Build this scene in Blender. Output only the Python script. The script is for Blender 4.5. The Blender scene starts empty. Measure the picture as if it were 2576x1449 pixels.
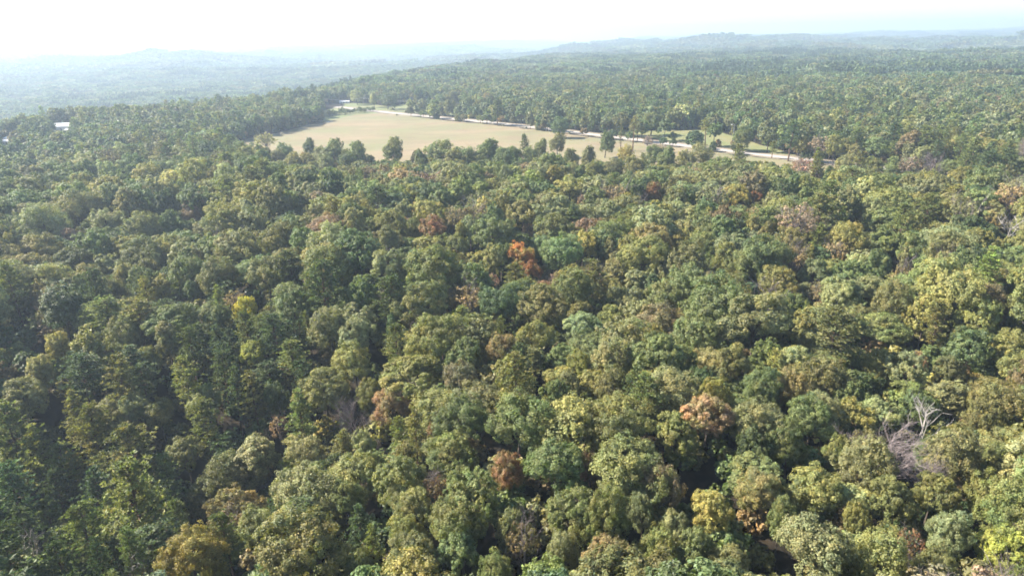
import bpy, math, random
import numpy as np
from mathutils import Matrix, Vector

# ------------------------------------------------------------------ camera, world, sun, exposure
scene = bpy.context.scene
C = scene.collection
CAM_H = 75.0
PITCH = math.radians(20.2)
ROLL = math.radians(1.3)
FPX = 1718.0                       # focal length in pixels of a 2576-wide picture
PW, PH = 2576.0, 1449.0
Fv = np.array([0, math.cos(PITCH), -math.sin(PITCH)])
U0 = np.array([0, math.sin(PITCH), math.cos(PITCH)])
R0 = np.array([1.0, 0, 0])
Rv = R0 * math.cos(ROLL) - U0 * math.sin(ROLL)
Uv = R0 * math.sin(ROLL) + U0 * math.cos(ROLL)
cam_data = bpy.data.cameras.new('camera')
cam = bpy.data.objects.new('camera', cam_data)
C.objects.link(cam)
cam.matrix_world = Matrix(((Rv[0], Uv[0], -Fv[0], 0), (Rv[1], Uv[1], -Fv[1], 0), (Rv[2], Uv[2], -Fv[2], CAM_H), (0, 0, 0, 1)))
cam_data.sensor_width = 36.0
cam_data.lens = 36.0 * FPX / PW
cam_data.clip_start = 0.5
cam_data.clip_end = 80000
scene.camera = cam

SUN_AZ = math.radians(-76)         # from +Y, negative is to the left of the view
SUN_EL = math.radians(40)
SUN_STRENGTH = 5.0
SKY_STRENGTH = 0.068
EXPOSURE = 1.72
HAZE_DENSITY = 0.00023
HAZE_COLOR = (0.66, 0.80, 0.99)
HAZE_G = 0.34

w = bpy.data.worlds.new('World'); scene.world = w; w.use_nodes = True
nt = w.node_tree; nt.nodes.clear()
sky = nt.nodes.new('ShaderNodeTexSky'); sky.sky_type = 'NISHITA'; sky.sun_disc = False
sky.sun_elevation = SUN_EL; sky.sun_rotation = SUN_AZ
sky.air_density = 1.0; sky.dust_density = 0.5; sky.ozone_density = 1.0; sky.altitude = 200
bg = nt.nodes.new('ShaderNodeBackground'); bg.inputs['Strength'].default_value = SKY_STRENGTH
out = nt.nodes.new('ShaderNodeOutputWorld')
nt.links.new(sky.outputs[0], bg.inputs[0]); nt.links.new(bg.outputs[0], out.inputs[0])

sd = bpy.data.lights.new('sun', 'SUN'); sd.energy = SUN_STRENGTH; sd.angle = math.radians(0.5); sd.color = (1.0, 0.93, 0.82)
sun = bpy.data.objects.new('sun', sd); C.objects.link(sun)
sdir = Vector((math.sin(SUN_AZ) * math.cos(SUN_EL), math.cos(SUN_AZ) * math.cos(SUN_EL), math.sin(SUN_EL)))
sun.rotation_euler = sdir.to_track_quat('Z', 'Y').to_euler()
sun.location = (0, 0, 400)

scene.view_settings.view_transform = 'Standard'
scene.view_settings.look = 'None'
scene.view_settings.gamma = 1.0
scene.view_settings.exposure = EXPOSURE
scene.render.engine = 'CYCLES'
cy = scene.cycles
cy.max_bounces = 6; cy.diffuse_bounces = 2; cy.glossy_bounces = 2; cy.transmission_bounces = 2
cy.transparent_max_bounces = 4; cy.volume_bounces = 3
cy.use_adaptive_sampling = True; cy.adaptive_threshold = 0.03
cy.use_denoising = True
cy.caustics_reflective = False; cy.caustics_refractive = False
cy.filter_width = 1.7

# ------------------------------------------------------------------ helpers
rng = np.random.default_rng(7)
random.seed(7)

def lerp(a, b, t): return a + (b - a) * t
def sstep(a, b, x):
    t = np.clip((x - a) / (b - a), 0, 1)
    return t * t * (3 - 2 * t)

def make_waves(seed, n, scale):
    r = np.random.default_rng(seed)
    ang = r.uniform(0, 2 * math.pi, n); k = 2 * math.pi / (scale * r.uniform(0.6, 1.7, n))
    return k * np.cos(ang), k * np.sin(ang), r.uniform(0, 6.28, n)
def waves(wv, x, y):
    s = 0
    for kx, ky, p in zip(*wv): s = s + np.sin(kx * x + ky * y + p)
    return s / math.sqrt(len(wv[0]) / 2)
W_SMALL = make_waves(3, 7, 150); W_MID = make_waves(5, 7, 700); W_FAR = make_waves(12, 9, 2300); W_WARP = make_waves(9, 5, 1100)

def terrain(x, y):
    x = np.asarray(x, float); y = np.asarray(y, float)
    d = np.hypot(x, y)
    flat = sstep(-390, -310, x) * (1 - sstep(520, 640, x)) * sstep(300, 380, y) * (1 - sstep(960, 1060, y))
    z = waves(W_SMALL, x, y) * 2.0 * (1 - flat) * sstep(20, 90, d)
    # plateau edge running away to the right; the valley lies to its left
    edge = -370 + 0.245 * (y - 505) + 60 * np.sin(y / 420.0 + 1.0) * sstep(900, 1600, y)
    s = edge - x
    s = s + 45 * sstep(700, 1000, y)
    z = z - 44 * sstep(0, 320, s) * (1 - 0.95 * sstep(800, 2000, s)) * sstep(100, 400, y)
    far = sstep(900, 4200, d) * (1 - 0.45 * sstep(5000, 9000, d))
    z = z + far * (10 * waves(W_MID, x, y) + 10 * waves(W_FAR, x, y) - 8)
    z = z + 8 * sstep(5000, 9000, d) * (0.5 + 0.5 * np.sin(x / 2900.0 + 0.6))
    z = z + 12 * sstep(7500, 10000, d) * sstep(0.35, 0.75, x / np.maximum(y, 1)) * (0.75 + 0.25 * np.sin(x / 700.0))
    # small knolls that carry the buildings on the left
    for kx, ky, kh, ks in ((-406, 642, 15, 48), (-404, 560, 5.5, 36), (-258, 862, 3.5, 28)): z = z + kh * np.exp(-((x - kx) ** 2 + (y - ky) ** 2) / ks ** 2)
    # a shallow draw in front of the left of the view
    z = z - 19 * np.exp(-((y - 122 - 0.12 * x) / 24.0) ** 2) * (1 - sstep(-60, 0, x)) * (d < 400)
    return z

def px_dir(px, py):
    v = Fv + Rv * (px - PW / 2) / FPX + Uv * (PH / 2 - py) / FPX
    return v
AT_T = np.geomspace(15, 12000, 1400)
def at(px, py, h=0.0):
    """ground point (x, y, z_ground) seen at a pixel, at height h above the terrain"""
    v = px_dir(px, py); T = AT_T; xs, ys, zs = v[0] * T, v[1] * T, CAM_H + v[2] * T
    g_ = zs - terrain(xs, ys) - h; k = int(np.argmax(g_ < 0)) if (g_ < 0).any() else len(T) - 1
    a, b = g_[k - 1], g_[k]; t = T[k - 1] + (T[k] - T[k - 1]) * (a / (a - b) if a > b else 0.5)
    return v[0] * t, v[1] * t, float(terrain(v[0] * t, v[1] * t))
def project(x, y, z):
    v = np.stack([np.asarray(x, float), np.asarray(y, float), np.asarray(z, float) - CAM_H])
    dpt = Fv @ v.reshape(3, -1)
    return PW / 2 + FPX * (Rv @ v.reshape(3, -1)) / dpt, PH / 2 - FPX * (Uv @ v.reshape(3, -1)) / dpt, dpt
def in_poly(x, y, poly):
    x = np.asarray(x, float); y = np.asarray(y, float)
    inside = np.zeros(x.shape, bool); n = len(poly)
    for i in range(n):
        x1, y1 = poly[i]; x2, y2 = poly[(i + 1) % n]
        c = ((y1 > y) != (y2 > y)) & (x < (x2 - x1) * (y - y1) / (y2 - y1 + 1e-12) + x1)
        inside ^= c
    return inside
def ppoly(pts, h=0.0): return [at(a, b, h)[:2] for a, b in pts]

def tag(o, label=None, cat=None, group=None, kind=None):
    if label: o['label'] = label
    if cat: o['category'] = cat
    if group: o['group'] = group
    if kind: o['kind'] = kind
    return o

class MB:
    """collects vertices, faces, material indices and a per-vertex colour, and builds one mesh"""
    def __init__(s): s.v = []; s.f = []; s.m = []; s.c = []; s.n = 0
    def add(s, V, F, mi=0, col=None):
        V = np.asarray(V, np.float64); F = np.asarray(F, np.int64)
        s.v.append(V); s.f.append((F + s.n, mi)); s.n += len(V)
        s.c.append(np.ones((len(V), 3)) if col is None else np.broadcast_to(col, (len(V), 3)))
    def box(s, cx, cy, cz, sx, sy, sz, mi=0, rot=0.0, taper=1.0):
        V = []
        for dz in (-1, 1):
            k = taper if dz > 0 else 1.0
            for dx, dy in ((-1, -1), (1, -1), (1, 1), (-1, 1)):
                V.append((dx * sx / 2 * k, dy * sy / 2 * k, dz * sz / 2))
        V = np.array(V); c, sn = math.cos(rot), math.sin(rot)
        V = V @ np.array([[c, sn, 0], [-sn, c, 0], [0, 0, 1]]) + (cx, cy, cz)
        s.add(V, [(0, 3, 2, 1), (4, 5, 6, 7), (0, 1, 5, 4), (1, 2, 6, 5), (2, 3, 7, 6), (3, 0, 4, 7)], mi)
    def tube(s, path, rad, k=6, mi=0, col=None, cap=True):
        path = np.asarray(path, float); n = len(path); V = []
        for i in range(n):
            a = path[max(i - 1, 0)]; b = path[min(i + 1, n - 1)]; d = b - a; d = d / (np.linalg.norm(d) + 1e-9)
            u = np.cross(d, (0, 0, 1) if abs(d[2]) < 0.9 else (1, 0, 0)); u /= np.linalg.norm(u); vv = np.cross(d, u)
            for j in range(k):
                t = 2 * math.pi * j / k
                V.append(path[i] + rad[i] * (math.cos(t) * u + math.sin(t) * vv))
        F = [(i * k + j, i * k + (j + 1) % k, (i + 1) * k + (j + 1) % k, (i + 1) * k + j) for i in range(n - 1) for j in range(k)]
        s.add(V, F, mi, col)
        if cap and k == 4: s.f.append((np.array([[s.n - 4, s.n - 3, s.n - 2, s.n - 1]]), mi))
    def mesh(s, name, mats, smooth=False):
        me = bpy.data.meshes.new(name)
        V = np.concatenate(s.v) if s.v else np.zeros((0, 3))
        idx = []; starts = []; tot = []; mi = []; p = 0
        for F, m in s.f:
            k = F.shape[1]; idx.append(F.ravel()); starts.append(np.arange(len(F)) * k + p); p += F.size
            tot.append(np.full(len(F), k)); mi.append(np.full(len(F), m))
        me.vertices.add(len(V)); me.vertices.foreach_set('co', V.astype(np.float32).ravel())
        if idx:
            me.loops.add(p); me.loops.foreach_set('vertex_index', np.concatenate(idx).astype(np.int32))
            st = np.concatenate(starts).astype(np.int32)
            me.polygons.add(len(st)); me.polygons.foreach_set('loop_start', st)
            me.polygons.foreach_set('material_index', np.concatenate(mi).astype(np.int32))
            me.polygons.foreach_set('use_smooth', np.full(len(st), smooth))
        at_ = me.attributes.new('leafcol', 'FLOAT_COLOR', 'POINT')
        cc = np.concatenate([np.concatenate(s.c), np.ones((len(V), 1))], 1) if len(V) else np.zeros((0, 4))
        at_.data.foreach_set('color', cc.astype(np.float32).ravel())
        for m in mats: me.materials.append(m)
        me.update(calc_edges=True); me.validate()
        return me
    def obj(s, name, mats, parent=None, link=True, smooth=False):
        if not isinstance(mats, (list, tuple)): mats = [mats]
        o = bpy.data.objects.new(name, s.mesh(name, mats, smooth))
        if link: C.objects.link(o)
        if parent is not None: o.parent = parent
        return o

def empty(name, loc, rz=0.0):
    o = bpy.data.objects.new(name, None); C.objects.link(o)
    o.empty_display_size = 1; o.location = loc; o.rotation_euler = (0, 0, rz)
    return o

# ------------------------------------------------------------------ materials
def new_mat(name):
    m = bpy.data.materials.new(name); m.use_nodes = True
    n = m.node_tree; n.nodes.clear()
    return m, n, n.nodes.new('ShaderNodeOutputMaterial')
def plain_mat(name, col, rough=0.8, noise=0.15, scale=3.0, metallic=0.0, spec=0.3):
    m, n, o = new_mat(name)
    b = n.nodes.new('ShaderNodeBsdfPrincipled'); b.inputs['Roughness'].default_value = rough; b.inputs['Metallic'].default_value = metallic
    b.inputs['Specular IOR Level'].default_value = spec
    tc = n.nodes.new('ShaderNodeTexCoord'); nz = n.nodes.new('ShaderNodeTexNoise'); nz.inputs['Scale'].default_value = scale; nz.inputs['Detail'].default_value = 4
    mx = n.nodes.new('ShaderNodeMix'); mx.data_type = 'RGBA'
    mx.inputs[6].default_value = (*[c * (1 - noise) for c in col], 1); mx.inputs[7].default_value = (*[min(c * (1 + noise), 1) for c in col], 1)
    n.links.new(tc.outputs['Object'], nz.inputs['Vector']); n.links.new(nz.outputs[0], mx.inputs[0])
    n.links.new(mx.outputs[2], b.inputs['Base Color']); n.links.new(b.outputs[0], o.inputs[0])
    return m
def leaf_mat(name, mode, transl=0.32, rough=0.5):
    """foliage: the tree's own colour, a second colour in patches, and the leaf-to-leaf variation in 'leafcol'"""
    m, n, o = new_mat(name); L = n.links.new
    def attr(nm, ty):
        a = n.nodes.new('ShaderNodeAttribute'); a.attribute_type = ty; a.attribute_name = nm; return a
    vc = attr('leafcol', 'GEOMETRY')
    if mode == 'object':
        a1 = attr('tint', 'OBJECT'); a2 = attr('tint_second', 'OBJECT')
        tc = n.nodes.new('ShaderNodeTexCoord'); nz = n.nodes.new('ShaderNodeTexNoise'); nz.inputs['Scale'].default_value = 0.22; nz.inputs['Detail'].default_value = 2
        oi = n.nodes.new('ShaderNodeObjectInfo'); ad = n.nodes.new('ShaderNodeVectorMath'); ad.operation = 'ADD'
        sc = n.nodes.new('ShaderNodeVectorMath'); sc.operation = 'SCALE'; sc.inputs[3].default_value = 1.0
        cb = n.nodes.new('ShaderNodeCombineXYZ'); ml = n.nodes.new('ShaderNodeMath'); ml.operation = 'MULTIPLY'; ml.inputs[1].default_value = 90
        L(oi.outputs['Random'], ml.inputs[0]); L(ml.outputs[0], cb.inputs[0]); L(tc.outputs['Object'], ad.inputs[0]); L(cb.outputs[0], ad.inputs[1]); L(ad.outputs[0], nz.inputs['Vector'])
        mr = n.nodes.new('ShaderNodeMapRange'); mr.inputs[1].default_value = 0.42; mr.inputs[2].default_value = 0.60; mr.clamp = True
        L(nz.outputs[0], mr.inputs[0])
        mx = n.nodes.new('ShaderNodeMix'); mx.data_type = 'RGBA'
        L(mr.outputs[0], mx.inputs[0]); L(a1.outputs['Color'], mx.inputs[6]); L(a2.outputs['Color'], mx.inputs[7])
        base = mx.outputs[2]
    else:
        base = attr('tint', 'INSTANCER').outputs['Color']
    mu = n.nodes.new('ShaderNodeMix'); mu.data_type = 'RGBA'; mu.blend_type = 'MULTIPLY'; mu.inputs[0].default_value = 1.0
    L(base, mu.inputs[6]); L(vc.outputs['Color'], mu.inputs[7])
    b = n.nodes.new('ShaderNodeBsdfPrincipled'); b.inputs['Roughness'].default_value = rough; b.inputs['Specular IOR Level'].default_value = 0.35
    t = n.nodes.new('ShaderNodeBsdfTranslucent'); ms = n.nodes.new('ShaderNodeMixShader'); ms.inputs[0].default_value = transl
    g = n.nodes.new('ShaderNodeMix'); g.data_type = 'RGBA'; g.blend_type = 'MULTIPLY'; g.inputs[0].default_value = 1.0; g.inputs[7].default_value = (1.15, 1.25, 0.65, 1)
    L(mu.outputs[2], g.inputs[6]); L(g.outputs[2], t.inputs['Color'])
    L(mu.outputs[2], b.inputs['Base Color']); L(b.outputs[0], ms.inputs[1]); L(t.outputs[0], ms.inputs[2]); L(ms.outputs[0], o.inputs[0])
    return m

M_LEAF = leaf_mat('leaves', 'object'); M_LEAF_I = leaf_mat('forest_leaves', 'inst')
M_NEEDLE = leaf_mat('needles', 'object', 0.3, 0.6); M_NEEDLE_I = leaf_mat('forest_needles', 'inst', 0.3, 0.6)
M_BARK = plain_mat('bark', (0.10, 0.08, 0.065), 0.9, 0.3, 2.0)
M_PINEBARK = plain_mat('pine_bark', (0.12, 0.075, 0.05), 0.9, 0.3, 2.0)
M_TWIG = plain_mat('bare_twigs', (0.20, 0.165, 0.16), 0.9, 0.25, 1.0)
M_DEAD = plain_mat('bleached_wood', (0.36, 0.33, 0.30), 0.8, 0.25, 1.5)

# ------------------------------------------------------------------ ground
def ground_material():
    m, n, o = new_mat('forest_floor'); L = n.links.new
    b = n.nodes.new('ShaderNodeBsdfPrincipled'); b.inputs['Roughness'].default_value = 0.95; b.inputs['Specular IOR Level'].default_value = 0.1
    geo = n.nodes.new('ShaderNodeNewGeometry')
    n1 = n.nodes.new('ShaderNodeTexNoise'); n1.inputs['Scale'].default_value = 0.35; n1.inputs['Detail'].default_value = 6
    r1 = n.nodes.new('ShaderNodeValToRGB'); r1.color_ramp.elements[0].position = 0.35; r1.color_ramp.elements[1].position = 0.7
    r1.color_ramp.elements[0].color = (0.012, 0.011, 0.008, 1); r1.color_ramp.elements[1].color = (0.04, 0.03, 0.02, 1)
    n2 = n.nodes.new('ShaderNodeTexNoise'); n2.inputs['Scale'].default_value = 0.006; n2.inputs['Detail'].default_value = 9; n2.inputs['Roughness'].default_value = 0.75
    r2 = n.nodes.new('ShaderNodeValToRGB'); r2.color_ramp.elements[0].position = 0.38; r2.color_ramp.elements[1].position = 0.66
    r2.color_ramp.elements[0].color = (0.022, 0.034, 0.018, 1); r2.color_ramp.elements[1].color = (0.085, 0.09, 0.045, 1)
    ln = n.nodes.new('ShaderNodeVectorMath'); ln.operation = 'LENGTH'
    mr = n.nodes.new('ShaderNodeMapRange'); mr.inputs[1].default_value = 1200; mr.inputs[2].default_value = 2400
    mx = n.nodes.new('ShaderNodeMix'); mx.data_type = 'RGBA'
    L(geo.outputs['Position'], n1.inputs['Vector']); L(geo.outputs['Position'], n2.inputs['Vector']); L(geo.outputs['Position'], ln.inputs[0])
    L(n1.outputs[0], r1.inputs[0]); L(n2.outputs[0], r2.inputs[0]); L(ln.outputs['Value'], mr.inputs[0]); L(mr.outputs[0], mx.inputs[0])
    L(r1.outputs[0], mx.inputs[6]); L(r2.outputs[0], mx.inputs[7]); L(mx.outputs[2], b.inputs['Base Color']); L(b.outputs[0], o.inputs[0])
    return m
rad = np.concatenate([[0.0], np.geomspace(8, 10500, 182)])
azf = np.radians(np.concatenate([np.linspace(-60, 60, 260, endpoint=False), np.linspace(60, 300, 60, endpoint=False)]))
RR, AA = np.meshgrid(rad[1:], azf, indexing='ij')
GX, GY = RR * np.sin(AA), RR * np.cos(AA)
GZ = terrain(GX, GY)
GV = np.concatenate([[[0, 0, float(terrain(0, 0))]], np.stack([GX.ravel(), GY.ravel(), GZ.ravel()], 1)])
na = len(azf); nr = len(rad) - 1
ii, jj = np.meshgrid(np.arange(nr - 1), np.arange(na), indexing='ij'); j2 = (jj + 1) % na
quads = np.stack([1 + ii * na + jj, 1 + ii * na + j2, 1 + (ii + 1) * na + j2, 1 + (ii + 1) * na + jj], -1).reshape(-1, 4)[:, ::-1]
j = np.arange(na); tris = np.stack([np.zeros(na, int), 1 + (j + 1) % na, 1 + j], -1)[:, ::-1]
g = MB(); g.add(GV, quads); g.f.append((tris, 0))
ground = g.obj('ground', ground_material(), smooth=True); tag(ground, kind='structure')

def sheet_material(name, c1, c2, c3, s1, s2, stretch=(1, 1, 1), w3=0.5):
    m, n, o = new_mat(name); L = n.links.new
    b = n.nodes.new('ShaderNodeBsdfPrincipled'); b.inputs['Roughness'].default_value = 0.95; b.inputs['Specular IOR Level'].default_value = 0.1
    geo = n.nodes.new('ShaderNodeNewGeometry'); mp = n.nodes.new('ShaderNodeMapping'); mp.inputs['Scale'].default_value = stretch; mp.inputs['Rotation'].default_value = (0, 0, 0.35)
    n1 = n.nodes.new('ShaderNodeTexNoise'); n1.inputs['Scale'].default_value = s1; n1.inputs['Detail'].default_value = 5
    n2 = n.nodes.new('ShaderNodeTexNoise'); n2.inputs['Scale'].default_value = s2; n2.inputs['Detail'].default_value = 8; n2.inputs['Roughness'].default_value = 0.7
    r1 = n.nodes.new('ShaderNodeMapRange'); r1.inputs[1].default_value = 0.38; r1.inputs[2].default_value = 0.62
    r2 = n.nodes.new('ShaderNodeMapRange'); r2.inputs[1].default_value = 0.45; r2.inputs[2].default_value = 0.75; r2.inputs[4].default_value = w3
    a = n.nodes.new('ShaderNodeMix'); a.data_type = 'RGBA'; a.inputs[6].default_value = (*c1, 1); a.inputs[7].default_value = (*c2, 1)
    c = n.nodes.new('ShaderNodeMix'); c.data_type = 'RGBA'; c.inputs[7].default_value = (*c3, 1)
    L(geo.outputs['Position'], mp.inputs[0]); L(mp.outputs[0], n1.inputs['Vector']); L(mp.outputs[0], n2.inputs['Vector'])
    L(n1.outputs[0], r1.inputs[0]); L(n2.outputs[0], r2.inputs[0]); L(r1.outputs[0], a.inputs[0]); L(r2.outputs[0], c.inputs[0])
    L(a.outputs[2], c.inputs[6]); L(c.outputs[2], b.inputs['Base Color']); L(b.outputs[0], o.inputs[0])
    return m
def smooth_poly(poly, jit=1.5, step=9.0, seed=1):
    r = np.random.default_rng(seed); outp = []
    n = len(poly)
    for i in range(n):
        a = np.array(poly[i]); b = np.array(poly[(i + 1) % n]); k = max(1, int(np.linalg.norm(b - a) / step))
        for q in range(k): outp.append(tuple(a + (b - a) * q / k + r.normal(0, jit, 2)))
    return outp
def sheet(name, poly, z, mat, kind='structure'):
    import bmesh
    bm = bmesh.new(); vs = [bm.verts.new((x, y, z)) for x, y in poly]
    f = bm.faces.new(vs); bmesh.ops.triangulate(bm, faces=[f]); bmesh.ops.recalc_face_normals(bm, faces=bm.faces)
    for f in bm.faces:
        if f.normal.z < 0: f.normal_flip()
    me = bpy.data.meshes.new(name); bm.to_mesh(me); bm.free(); me.materials.append(mat)
    o = bpy.data.objects.new(name, me); C.objects.link(o); tag(o, kind=kind)
    return o

FIELD = ppoly([(596, 356), (640, 345), (720, 330), (800, 308), (900, 286), (960, 285), (1090, 300), (1200, 311), (1300, 321), (1389, 333), (1500, 347), (1660, 366), (1790, 382), (1920, 397), (2040, 413),
               (2200, 428), (2330, 442), (2300, 462), (2100, 466), (2000, 462), (1900, 452), (1800, 446), (1660, 446), (1560, 452), (1400, 434), (1250, 420), (1090, 426), (1040, 448), (960, 448), (900, 426), (760, 418), (640, 404), (592, 380)])
MEADOW = ppoly([(985, 270), (1005, 263), (1060, 260), (1110, 260), (1145, 266), (1170, 274), (1220, 282), (1300, 296), (1400, 312), (1385, 316), (1290, 306), (1200, 297), (1100, 290), (1030, 283), (990, 279)])
VERGE = ppoly([(806, 263), (860, 259), (930, 262), (985, 270), (990, 279), (1030, 283), (1000, 284), (930, 277), (870, 270), (806, 267)])
LAWN = ppoly([(1560, 326), (1640, 329), (1760, 328), (1815, 333), (1848, 345), (1900, 360), (1960, 378), (2010, 394), (1900, 381), (1790, 368), (1655, 351), (1560, 340)])
YARD = ppoly([(1925, 340), (1985, 340), (1990, 362), (1935, 366)])
FARFIELD = ppoly([(808, 268), (860, 272), (905, 278), (955, 285), (900, 289), (850, 298), (812, 307)])
ROADPTS = [(770, 262), (806, 265.5), (850, 269), (900, 275.5), (1000, 286), (1100, 296), (1202, 305), (1300, 316), (1389, 326), (1495, 339.5), (1600, 352), (1655, 358.5), (1783, 374.5), (1900, 387.5), (2013, 402), (2068, 409), (2180, 420), (2300, 432), (2418, 445), (2560, 462), (2700, 482)]
ROAD = [at(a, b)[:2] for a, b in ROADPTS]
POND1 = (at(170, 331)[0], at(170, 331)[1]); POND2 = (at(22, 362)[0], at(22, 362)[1])

m_field = sheet_material('dry_field_grass', (0.245, 0.195, 0.122), (0.188, 0.182, 0.098), (0.170, 0.120, 0.085), 0.018, 0.045, (0.7, 1.25, 1), 0.8)
m_meadow = sheet_material('pale_meadow_grass', (0.155, 0.18, 0.085), (0.19, 0.19, 0.095), (0.13, 0.125, 0.07), 0.02, 0.06)
m_lawn = sheet_material('lawn_grass', (0.15, 0.17, 0.07), (0.20, 0.19, 0.09), (0.16, 0.13, 0.07), 0.03, 0.08)
m_road = sheet_material('pale_gravel', (0.40, 0.365, 0.33), (0.34, 0.31, 0.28), (0.26, 0.235, 0.21), 0.05, 0.9)
m_shoulder = sheet_material('roadside_dirt', (0.22, 0.18, 0.14), (0.24, 0.20, 0.15), (0.16, 0.16, 0.09), 0.05, 0.5)
sheet('field', smooth_poly(FIELD, 1.6, 10, 1), 0.05, m_field)
sheet('meadow', smooth_poly(MEADOW, 1.5, 10, 2), 0.05, m_meadow)
sheet('roadside_grass', smooth_poly(VERGE, 0.8, 10, 3), 0.054, m_meadow)
sheet('lawn', smooth_poly(LAWN, 1.0, 9, 4), 0.05, m_lawn)
sheet('yard_grass', smooth_poly(YARD, 1.0, 9, 5), 0.05, m_lawn)
sheet('field_corner', smooth_poly(FARFIELD, 0.8, 9, 6), 0.058, m_meadow)
def strip(name, pts, w0, z, mat, off=0.0, jit=0.0):
    P = np.array(pts, float); m = MB(); V = []; S = []
    # resample
    Q = []
    for a, b in zip(P[:-1], P[1:]):
        k = max(1, int(np.linalg.norm(b - a) / 8))
        for q in range(k): Q.append(a + (b - a) * q / k)
    Q.append(P[-1]); Q = np.array(Q)
    K = np.ones(9) / 9; pad = np.pad(Q, ((4, 4), (0, 0)), mode='edge')
    Q = np.stack([np.convolve(pad[:, i], K, 'valid') for i in range(2)], 1)
    r = np.random.default_rng(4)
    for i in range(len(Q)):
        d = Q[min(i + 1, len(Q) - 1)] - Q[max(i - 1, 0)]; d /= np.linalg.norm(d); nrm = np.array([-d[1], d[0]])
        for sgn in (-1, 1):
            p = Q[i] + nrm * (off + sgn * (w0 / 2 + r.normal(0, jit))); V.append((p[0], p[1], z))
    n = len(Q); F = [(2 * i, 2 * i + 1, 2 * i + 3, 2 * i + 2) for i in range(n - 1)]
    m.add(V, F); o = m.obj(name, mat); tag(o, kind='structure')
    me = o.data
    if me.polygons[0].normal.z < 0: me.flip_normals()
    return Q
ROADQ = strip('road_shoulder', ROAD, 17.0, 0.075, m_shoulder, 0.0, 0.5)
strip('road', ROAD, 7.0, 0.11, m_road, 0.0, 0.35)

m_water, wn, wo = new_mat('pond_water')
wb = wn.nodes.new('ShaderNodeBsdfPrincipled'); wb.inputs['Base Color'].default_value = (0.03, 0.04, 0.045, 1); wb.inputs['Roughness'].default_value = 0.12; wb.inputs['IOR'].default_value = 1.33
wnz = wn.nodes.new('ShaderNodeTexNoise'); wnz.inputs['Scale'].default_value = 1.2; wbp = wn.nodes.new('ShaderNodeBump'); wbp.inputs['Strength'].default_value = 0.4; wbp.inputs['Distance'].default_value = 0.05
wgeo = wn.nodes.new('ShaderNodeNewGeometry')
wn.links.new(wgeo.outputs['Position'], wnz.inputs['Vector']); wn.links.new(wnz.outputs[0], wbp.inputs['Height']); wn.links.new(wbp.outputs[0], wb.inputs['Normal']); wn.links.new(wb.outputs[0], wo.inputs[0])
def pond(cx, cy, rx, ry, seed, z=None):
    r = np.random.default_rng(seed); ph = r.uniform(0, 6, 3)
    z = float(terrain(cx, cy)) + 0.3 if z is None else z
    poly = []
    for i in range(40):
        t = 2 * math.pi * i / 40; k = 1 + 0.18 * math.sin(2 * t + ph[0]) + 0.12 * math.sin(3 * t + ph[1]) + 0.08 * math.sin(5 * t + ph[2])
        poly.append((cx + rx * k * math.cos(t), cy + ry * k * math.sin(t)))
    return sheet('pond', poly, z, m_water)
P3 = at(806, 309)
pond(P3[0], P3[1], 8, 5.5, 3, 0.12)

# ------------------------------------------------------------------ tree building
def unit(v): return v / (np.linalg.norm(v, axis=-1, keepdims=True) + 1e-9)
def rdir(r, n): return unit(r.normal(size=(n, 3)))
def add_leaves(mb, P, N, size, r, mi=0, col=None, spread=0.5, aspect=0.62):
    n = len(P); N = unit(N + r.normal(size=(n, 3)) * spread)
    T = unit(np.cross(N, r.normal(size=(n, 3)))); B = np.cross(N, T)
    s = (size * r.uniform(0.6, 1.35, n))[:, None]
    V = np.stack([P - T * s, P - B * s * aspect + T * s * 0.15, P + T * s, P + B * s * aspect + T * s * 0.15], 1)
    V[:, 1] += N * s * 0.18; V[:, 3] += N * s * 0.18
    if col is None: col = np.ones((n, 3))
    mb.add(V.reshape(-1, 3), np.arange(n * 4).reshape(n, 4), mi, np.repeat(col, 4, 0))

def leaf_variation(r, n, amt=0.28, hue=0.10):
    v = np.exp(r.normal(0, amt, n)); h = r.normal(0, hue, n)
    return np.stack([v * (1 + h), v * (1 + 0.25 * h), v * (1 - 0.5 * h)], 1)

def broad_shape(r, R, Hc, zc, nl, shape='dome'):
    """lobe centres and radii of a broadleaf crown"""
    cs = []; rs = []; tries = 0
    lean = r.normal(0, 0.10, 2)
    while len(cs) < nl and tries < 4000:
        tries += 1
        d = unit(r.normal(size=3))
        if d[2] < -0.62: continue
        k = r.uniform(0.62, 0.92) if r.random() < 0.8 else r.uniform(0.1, 0.5)
        if shape == 'tall': c = np.array([d[0] * R * 0.8, d[1] * R * 0.8, d[2] * Hc / 2]) * k
        elif shape == 'open': c = np.array([d[0] * R, d[1] * R, d[2] * Hc / 2 * 0.8]) * (k + 0.1)
        else: c = np.array([d[0] * R, d[1] * R, d[2] * Hc / 2]) * k
        c[:2] += lean * c[2]
        rr = R * r.uniform(0.24, 0.40) * (0.85 if shape == 'open' else 1.0)
        if any(np.linalg.norm(c - q) < 0.55 * (rr + t) * (1.25 if shape == 'open' else 1.0) for q, t in zip(cs, rs)): continue
        cs.append(c); rs.append(rr)
    return np.array(cs) + (0, 0, zc), np.array(rs)

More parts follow.
